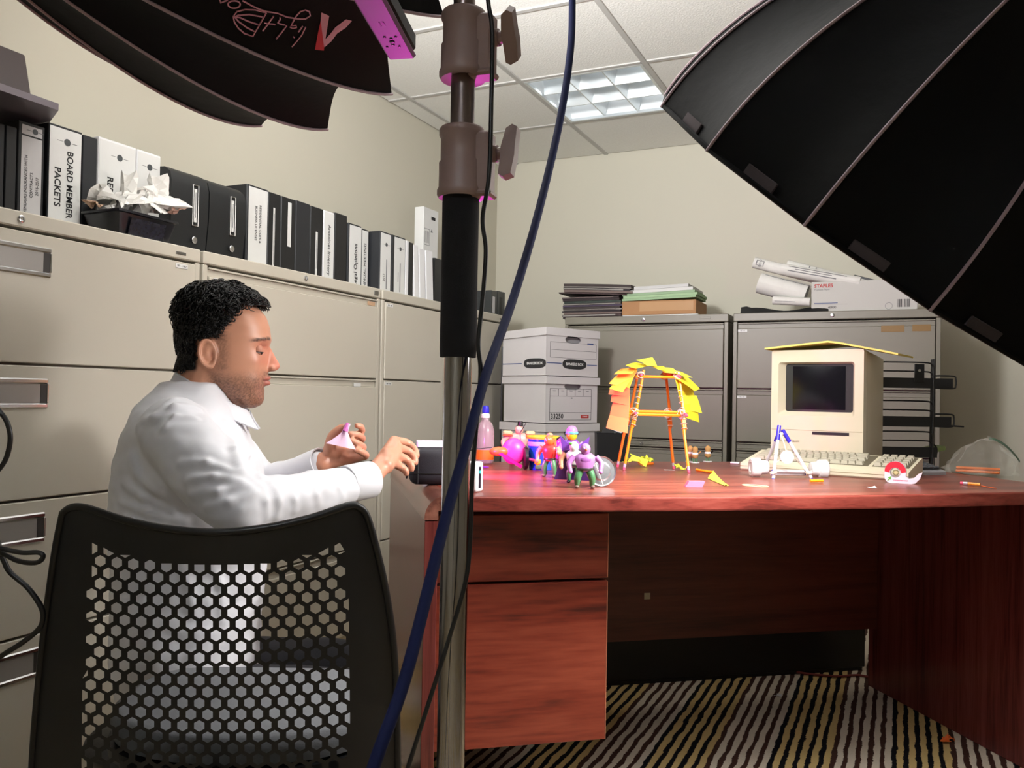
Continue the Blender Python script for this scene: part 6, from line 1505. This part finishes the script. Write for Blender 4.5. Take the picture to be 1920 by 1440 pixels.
# legs under the trousers
hipR, hipL = L3(-.25, 1.75, .325), L3(-.25, 1.93, .325); knR, knL = L3(.10, 1.735, .315), L3(.10, 1.945, .315); akR, akL = L3(.09, 1.73, .07), L3(.09, 1.95, .07)
for h_, k_, a_ in ((hipR, knR, akR), (hipL, knL, akL)): capsule(g, [h_, k_], [.06, .045], 14); capsule(g, [k_, a_], [.048, .035], 14)
me, co, ed = remesh(g, .0025, 6)
put(me, co); N_ = normals(me)
# sculpt: sockets, brow, cheek, mouth corner, jaw
def brush(c, s, amt, d=None):
    global co
    w_ = gauss(co, c, s)[:, None]*amt; co = co+w_*(N_ if d is None else np.asarray(d, float))
for s in (-1, 1):
    brush(H(-.116, s*.034, 1.027), (.016, .015, .009), -.007, (.9, s*.4, 0)); brush(H(-.108, s*.032, 1.046), (.022, .02, .006), .0035, (.9, s*.3, 0))
    pass
    brush(H(-.125, s*.05, 1.0), (.02, .016, .015), .003, (.5, s*.7, 0)); brush(H(-.120, s*.026, .9615), (.009, .007, .007), -.003)
    brush(H(-.118, s*.034, .975), (.012, .01, .014), -.002); brush(H(-.2, s*.064, .948), (.022, .02, .018), .004, (0, s, 0))
    brush(H(-.213, s*.083, 1.011), (.006, .006, .010), -.003, (0, s, 0)); brush(H(-.17, s*.075, 1.07), (.02, .02, .02), -.003, (0, s, 0))
brush(H(-.103, 0, .9617), (.012, .019, .0016), -.004, (1, 0, 0)); brush(H(-.1125, 0, .9475), (.008, .016, .004), -.0035, (1, 0, 0)); brush(H(-.104, 0, .9765), (.008, .004, .005), -.0012, (1, 0, 0))
brush(H(-.103, 0, 1.035), (.008, .009, .006), -.002, (1, 0, 0))
put(me, co); me.shade_smooth()
u_ = co[:, 0]+MU; y_ = co[:, 1]; z_ = co[:, 2]; ay = np.abs(y_)
rng = np.random.default_rng(2); nz_ = rng.random(len(co))
def sm(x, a, b): t = np.clip((x-a)/(b-a), 0, 1); return t*t*(3-2*t)
colr_ = np.tile(np.array(lin((206, 148, 120))[:3]), (len(co), 1))
def paint(w_, rgb):
    global colr_
    colr_ = colr_*(1-w_[:, None])+np.array(lin(rgb)[:3])*w_[:, None]
headm = (z_ > .88)*(u_ > -.32)*(u_ < -.07)*(ay < .1)
paint(.5*headm*sm(z_, .985, 1.0)*(1-sm(z_, 1.03, 1.05))*sm(u_, -.15, -.11), (206, 122, 100))
paint(.55*headm*gauss(co, H(-.086, 0, .990), (.02, .018, .014)), (208, 112, 96))
jaw_line = .985-.10*np.clip((-.118-u_), 0, .1)+.25*np.clip((-.17-u_), 0, .1)
beard = headm*(1-sm(z_, jaw_line-.030, jaw_line+.006))*sm(u_, -.232, -.205)*sm(z_, .893, .905)
mous = headm*sm(u_, -.122, -.112)*sm(z_, .967, .971)*(1-sm(z_, .978, .983))*(1-sm(ay, .026, .034))
side_b = headm*sm(u_, -.212, -.198)*(1-sm(u_, -.195, -.170))*sm(z_, .97, .985)*(1-sm(z_, 1.05, 1.06))*(ay > .05)
bw_ = np.clip(np.maximum(np.maximum(beard, mous*.9), side_b*.75), 0, 1)
paint(np.clip(bw_*(.30+.48*nz_), 0, 1), (62, 44, 38))
lip = headm*sm(u_, -.117, -.110)*(1-sm(ay, .018, .023))*sm(z_, .949, .952)*(1-sm(z_, .968, .971))
paint(lip*.7, (196, 112, 100))
mline = headm*(np.abs(z_-.9617) < .0016)*(u_ > -.122)*(ay < .023); paint(mline*.8, (96, 44, 42))
brow = headm*(1-sm(np.abs(z_-(1.0485-.22*np.clip(ay-.03, 0, .03))), .0022, .0045))*sm(ay, .012, .017)*(1-sm(ay, .054, .064))*(u_ > -.155)
paint(brow*(.55+.4*nz_), (46, 32, 28))
lash = headm*(1-sm(np.abs(z_-(1.0215+.08*(ay-.03))), .0008, .0024))*sm(ay, .017, .021)*(1-sm(ay, .041, .046))*(u_ > -.142)

lidf = headm*(1-sm(np.abs(z_-1.033), .0008, .0022))*sm(ay, .02, .024)*(1-sm(ay, .04, .045))*(u_ > -.14); paint(lidf*.35, (150, 88, 76))
nost = headm*gauss(co, H(-.093, -.009, .9815), (.005, .004, .003))+headm*gauss(co, H(-.093, .009, .9815), (.005, .004, .003)); paint(np.clip(nost, 0, 1)*.8, (90, 44, 40))
earin = headm*(gauss(co, H(-.211, -.079, 1.010), (.004, .008, .008))+gauss(co, H(-.211, .079, 1.010), (.004, .008, .008))); paint(np.clip(earin, 0, 1)*.6, (150, 74, 62))
paint(.35*(u_ > -.02)*(z_ > .72), (210, 140, 116))
# hair area on the scalp
def hairmask(u, y, z):
    a = np.abs(y)
    front = sm(z, 1.092+.35*np.clip(.03-a, 0, .03)*0, 1.102)*(u < -.112)*(1-sm(u+.0*a, -.124+.0, -.112))
    front = sm(z-np.where(a > .03, .35*(a-.03), 0)*0, 1.094, 1.103)
    edge = -.135-.046*sm(a, .02, .055)
    front = np.maximum(sm(z, 1.106, 1.114), front*(1-sm(u, edge-.012, edge+.004)))
    le = -.192+.030*sm(z, 1.045, 1.10)+.004*np.sin(z*900)
    lat = (1-sm(u, le-.012, le+.006))*sm(z, 1.034, 1.046)
    behind = (1-sm(u, -.247, -.238))*sm(z, .972, .984)
    return np.maximum(np.maximum(front, lat), behind)
hm = hairmask(u_, y_, z_)*headm*(1-np.clip(3*gauss(co, H(-.217, -.086, 1.012), (.022, .012, .032)), 0, 1))*(1-np.clip(3*gauss(co, H(-.217, .086, 1.012), (.022, .012, .032)), 0, 1))
paint(np.clip(hm, 0, 1)*.93, (18, 15, 15))
ca = me.color_attributes.new('Col', 'FLOAT_COLOR', 'POINT'); ca.data.foreach_set('color', np.concatenate([colr_, np.ones((len(co), 1))], 1).astype(np.float32).ravel())
sk = mat('skin', (206, 148, 120), .40, bump=(900, .12, .0006), sss=.12)
at = sk.node_tree.nodes.new('ShaderNodeAttribute'); at.attribute_name = 'Col'; sk.node_tree.links.new(at.outputs['Color'], sk.node_tree.nodes['Principled BSDF'].inputs['Base Color'])
me.materials.clear(); body = mk('body', me, sk, man)
hair_ink = mat('lash_ink', (28, 20, 20), .6)
# eyes: lowered gaze, a sliver of eyeball under the lid
def shell(r, a0, a1, el0, el1, n=14, m=8):
    P = [[(r*math.cos(e)*math.cos(a), r*math.cos(e)*math.sin(a), r*math.sin(e)) for e in np.linspace(el0, el1, m)] for a in np.linspace(a0, a1, n)]
    return G().sheet(P, .0008)
for s in (-1, 1):
    ec = H(-.1280, s*.0365, 1.0235)
    e = mk('eye', G().ball((0, 0, 0), .0115, nu=18, nv=14), mat('eyeball', (206, 196, 190), .2), body, 60, loc=tuple(ec), rot=(0, 0, s*.35))
    mk('iris', G().ball((.0088, 0, -.0050), .0032, .0046, .0046), mat('iris_brown', (52, 34, 26), .15), e, 60)
    lid_m = mat('eyelid_skin', (196, 132, 108), .5)
    mk('eyelid', shell(.0124, -1.5, 1.5, -.32, 1.45), lid_m, e, 60); mk('eyelid', shell(.0122, -1.5, 1.5, -1.4, -.62), lid_m, e, 60)
    mk('eyelashes', G().tube([(.0128*math.cos(-.33)*math.cos(a), .0128*math.cos(-.33)*math.sin(a), .0128*math.sin(-.33)-.0002) for a in np.linspace(-1.35, 1.35, 14)], .0007, 5), hair_ink, e)
# hair: a dark cap with hundreds of curls rooted in it
hair_m = mat('curly_hair', (15, 13, 13), .42, spec=.4)
Nn = normals(me)
sel = hm > .55; fidx = np.empty(len(me.loops), dtype=np.int64); me.loops.foreach_get('vertex_index', fidx)
faces_ = [tuple(p.vertices) for p in me.polygons if all(sel[i] for i in p.vertices)]
used_ = sorted({i for f in faces_ for i in f}); mp_ = {i: k for k, i in enumerate(used_)}
g = G(); top_w = sm(z_, 1.06, 1.12)
for i in used_:
    p = co[i]; nn = mnoise.noise(Vector(p*55))*.5+.5; fr_ = max(0.0, min(1.0, (u_[i]+.165)/.03))*(z_[i] > 1.1)
    g.v.append(Vector(p+Nn[i]*(.002+hm[i]*.002+top_w[i]*(.002+.013*nn)+fr_*.006)))
g.f = [tuple(mp_[i] for i in f) for f in faces_]
hair = mk('hair', g, hair_m, man, 179)
top_off = np.array([top_w[i]*.010*max(0, mnoise.noise(Vector(co[i]*55)))+(.006 if (u_[i] > -.15 and z_[i] > 1.1) else 0) if hm[i] > .5 else 0 for i in range(len(co))])
cand = np.where(hm > .6)[0]; rng = np.random.default_rng(9); pick = rng.choice(cand, min(3000, len(cand)), replace=False)
g = G()
for i in pick:
    p = co[i]; n = Nn[i]; tw_ = top_w[i]; back = sm(np.array([-u_[i]]), .22, .26)[0]
    ln = .005+.015*tw_+.005*back*(z_[i] > 1.02); rr = .0024+.0050*tw_+.0020*back; ln *= 1-.35*(u_[i] > -.15)
    a = np.cross(n, rng.normal(size=3)); a /= np.linalg.norm(a)+1e-9; b = np.cross(n, a)
    ph, turns = rng.random()*6.28, .8+1.1*rng.random(); lean = (a*rng.normal()+b*rng.normal())*.35*ln+np.array([.05*tw_*ln, 0, .1*ln])
    pts = []
    for k in range(8):
        t = k/7; th = ph+turns*6.28*t
        pts.append(p+n*(.002+top_off[i]+ln*math.sin(t*2.2)/1.0)+(a*math.cos(th)+b*math.sin(th)-a*math.cos(ph)-b*math.sin(ph))*rr+lean*t)
    g.tube(pts, [.0013]*6+[.0011, .0006], 4, cap=False)
cu = mk('curls', g, hair_m, hair, 179); cu['kind'] = 'stuff'
# --- shirt
shirt_m = mat('white_shirt', (226, 226, 232), .6, bump=(1500, .15, .0004), sheen=.15)
g = G(); torso(g, .006)
capsule(g, [L3(-.243, 1.84, .925), L3(-.262, 1.84, .885)], [.060, .085], 24)
wS = wrR+(elR-wrR)*.10; wL2 = wrL+(elL-wrL)*.06
capsule(g, [shR, shR*.5+elR*.5+np.array([0, -.006, -.004]), elR], [.068, .066, .056], 18); capsule(g, [elR, elR*.62+wS*.38+np.array([0, 0, -.006]), wS], [.054, .047, .033], 18)
capsule(g, [shL, shL*.5+elL*.5, elL], [.068, .064, .052], 18); capsule(g, [elL, elL*.6+wL2*.4, wL2], [.050, .044, .033], 18)
g.ball(shR*.5+L3(-.262, 1.84, .87)*.5, .085, .09, .055); g.ball(shL*.5+L3(-.262, 1.84, .87)*.5, .085, .09, .055)
g.ball(shR+(elR-shR)*.2+np.array([-.01, .04, -.05]), .07, .07, .08)
ms, cs, es = remesh(g, .0045, 10)
put(ms, cs); Ns = normals(ms)
disp = np.zeros(len(cs))
def fold(pts, w_, amp):
    global disp
    for a, b in zip(pts[:-1], pts[1:]):
        d, t = seg_d(cs, a, b); disp += amp*(np.exp(-(d/w_)**2)-.25*np.exp(-((d-1.9*w_)/w_)**2))/max(1, (len(pts)-1)*.75)
# creases seen on the near sleeve, shoulder and flank
Rz_ = np.array(Matrix.Rotation(DY, 3, 'Z')); Wc_ = (cs @ Rz_.T+np.array(man_o)-CAM) @ RC.T
SXY = np.stack([960+FPX*Wc_[:, 0]/Wc_[:, 2], 720-FPX*Wc_[:, 1]/Wc_[:, 2]], 1)
def FV(px, py, v):
    d = np.hypot(SXY[:, 0]-px, SXY[:, 1]-py); near = np.where(d < max(8, d.min()+3))[0]
    return cs[near[np.argmin(Wc_[near, 2])]]
for pts, w_, amp in (([(330, 868, 1.60), (390, 862, 1.55), (440, 880, 1.53)], .008, .0055), ([(345, 900, 1.56), (400, 885, 1.52), (455, 895, 1.50)], .008, .006), ([(350, 930, 1.54), (410, 915, 1.49), (470, 905, 1.50)], .009, .006), ([(380, 955, 1.52), (430, 935, 1.47), (485, 918, 1.49)], .008, .006),
                     ([(490, 905, 1.53), (505, 935, 1.49), (510, 975, 1.49)], .008, .008), ([(515, 905, 1.55), (530, 935, 1.51), (528, 975, 1.51)], .008, .007), ([(548, 900, 1.58), (560, 935, 1.54), (562, 965, 1.54)], .007, .006), ([(590, 893, 1.60), (600, 925, 1.57), (604, 952, 1.57)], .007, .0045), ([(635, 885, 1.63), (645, 912, 1.61), (650, 940, 1.61)], .006, .004),
                     ([(290, 775, 1.66), (330, 757, 1.68), (380, 760, 1.67)], .008, .006), ([(300, 800, 1.64), (330, 775, 1.65), (370, 778, 1.63)], .007, .006), ([(250, 800, 1.72), (280, 780, 1.72), (330, 740, 1.75)], .008, .005), ([(430, 790, 1.70), (445, 840, 1.66), (455, 880, 1.62)], .009, .007), ([(455, 800, 1.74), (470, 850, 1.72), (490, 890, 1.70)], .008, .006),
                     ([(235, 850, 1.68), (250, 890, 1.66), (290, 930, 1.64)], .010, .005), ([(225, 905, 1.68), (260, 935, 1.66), (330, 965, 1.65)], .009, .006), ([(220, 940, 1.68), (270, 965, 1.66), (350, 985, 1.65)], .009, .006), ([(230, 975, 1.68), (290, 992, 1.66), (360, 1005, 1.65)], .009, .005), ([(330, 1040, 1.66), (360, 1090, 1.65), (370, 1150, 1.65)], .010, .006), ([(400, 1050, 1.66), (420, 1100, 1.65), (425, 1160, 1.65)], .010, .006)):
    fold([FV(*p) for p in pts], w_*.9, amp*(1.1 if pts[0][0] < 480 else .42))
wr = np.array([mnoise.noise(Vector((p[0]*16+p[2]*9, p[1]*14, p[2]*26-p[0]*10))) for p in cs]); wr2 = np.array([mnoise.noise(Vector((p[0]*45, p[1]*38, p[2]*60))) for p in cs])
disp += .0045*wr+.0012*wr2
cs2 = cs+Ns*disp[:, None]
put(ms, relax(cs2, es, 2, .4)); ms.shade_smooth(); ms.materials.clear()
shirt = mk('shirt', ms, shirt_m, man)
# collar with pointed fronts
P = []; nphi = 40
for i in range(nphi+1):
    ph = .32+(2*PI-.64)*i/nphi; c, s = math.cos(ph), math.sin(ph); f = sm(np.array([c]), .2, .95)[0]
    zt = .936-.040*c; ctr = -.216; row_ = []
    for j in range(7):
        t = j/6
        if j <= 1: rr, dz = 1.0+.02*j, -.012*(1-j)          # inner stand
        else: q = (t-1/6)/(5/6); rr = 1.02+.06*math.sin(q*1.6)+.17*q*q; dz = .001-(.034+.006*f)*q
        row_.append(tuple(L3(ctr+.073*c*rr+.006*f*t, 1.84+.070*s*rr, zt+dz)))
    P.append(row_)
mk('collar', G().sheet(P, .003), shirt_m, shirt, 60)
# cuffs with a button
def cuff(a, b, r0, r1, L_):
    a, b = Vector(a), Vector(b); d = (b-a).normalized(); x = d.cross(Vector((0, 0, 1))).normalized(); y = d.cross(x); M = Matrix(((x.x, y.x, d.x, a.x), (x.y, y.y, d.y, a.y), (x.z, y.z, d.z, a.z), (0, 0, 0, 1)))
    o = mk('cuff', G().lathe([(r0*.9, .001), (r0*1.02, 0), (r0*1.05, .004), (r1, L_-.003), (r1-.001, L_), (r1-.004, L_-.001), (r1-.005, L_*.5), (r0*.9, .004)], 28, M @ Matrix.Diagonal((1.0, 1.0, 1, 1))), shirt_m, shirt, 60)
    mk('button', G().lathe([(.0045, 0), (.0045, .0015), (0, .0018)], 12, M @ Matrix.Translation((0, r1*1.0, L_*.35)) @ Matrix.Rotation(-PI/2, 4, 'X')), mat('button_grey', (150, 150, 156), .3), o)
dR = (wrR-elR)/np.linalg.norm(wrR-elR); dL = (wrL-elL)/np.linalg.norm(wrL-elL)
cuff(wrR-dR*.058, wrR, .0350, .0365, .062); cuff(wrL-dL*.058, wrL, .0350, .0365, .060)
# --- trousers and shoes
g = G()
for h_, k_, a_ in ((hipR, knR, akR), (hipL, knL, akL)): capsule(g, [h_, h_*.5+k_*.5, k_], [.080, .074, .062], 18); capsule(g, [k_, k_*.5+a_*.5, a_+np.array([0, 0, .0])], [.064, .055, .050], 18)
capsule(g, [L3(-.27, 1.79, .345), L3(-.27, 1.89, .345)], [.10, .10], 20)
mt, ct, et = remesh(g, .007, 6); wr = np.array([mnoise.noise(Vector((p[0]*20, p[1]*18, p[2]*18))) for p in ct]); put(mt, ct); ct = ct+normals(mt)*(.004*wr)[:, None]; put(mt, ct); mt.shade_smooth(); mt.materials.clear()
mk('trousers', mt, mat('dark_trousers', (30, 30, 36), .85), man)
for a_ in (akR, akL):
    x, y = a_[0], a_[1]
    g = G().loft([[(x+.055+lx*k*math.cos(t)*(1 if math.cos(t) > 0 else .8), y+.042*k*math.sin(t), z) for t in [2*PI*i/20 for i in range(20)]] for lx, k, z in ((.13, .92, .001), (.135, 1.0, .012), (.13, .98, .035), (.09, .8, .062), (.05, .75, .075))])
    mk('shoe', g, mat('black_leather', (20, 18, 18), .35), man, 60)
# low stool he sits on
stl = thing('stool', 'low dark stool under the seated man', 'stool', D(-.27, 1.84), DY)
mk('seat', G().lathe([(0, .215), (.165, .215), (.175, .225), (.175, .235), (.165, .243), (0, .245)], 28), black_v, stl, 50)
for a in (.8, 2.37, 3.94, 5.5): mk('leg', G().tube([(.11*math.cos(a), .11*math.sin(a), .214), (.15*math.cos(a), .15*math.sin(a), .006)], .012, 10), black_p, stl)
# folded note in his far hand
c0, c1 = PV(652, 795, 1.898), PV(641, 826, 1.888)
nt_o = man_o+Matrix.Rotation(DY, 3, 'Z') @ Vector(c0)
nt_ = thing('folded_note', 'folded paper note with pink lamp light in its colour, pinched in the far hand', 'paper note', nt_o, DY)
a = np.array(c1-c0); P = []
e0, e1 = PV(616, 831, 1.88)-c0, PV(662, 843, 1.885)-c0
for k in range(7):
    t = k/6
    P.append([tuple(np.array([-.006+.012*j/5, .004*math.sin(j*1.4), 0])*(1) + a*t*.0 + (a*t if t < .6 else a*.6+(a*.4+0)*((t-.6)/.4))+((e0*(1-j/5)+e1*(j/5)-a)*((max(0, t-.45)/.55)**1.5))) for j in range(6)])
mk('paper', G().sheet(P, .0007), mat('note_pink_lit', (232, 196, 222), .75), nt_, 60)  # the magenta lamp's light is put into the paper colour
mk('grip', G().tube([tuple(np.zeros(3)+np.array([.0, 0, .002])), tuple(a*.45)], [.0035, .006], 8), mat('note_pink_lit_deep', (214, 110, 190), .6), nt_)  # deeper pink lamp light painted on the pinched end
bpy.context.view_layer.update()
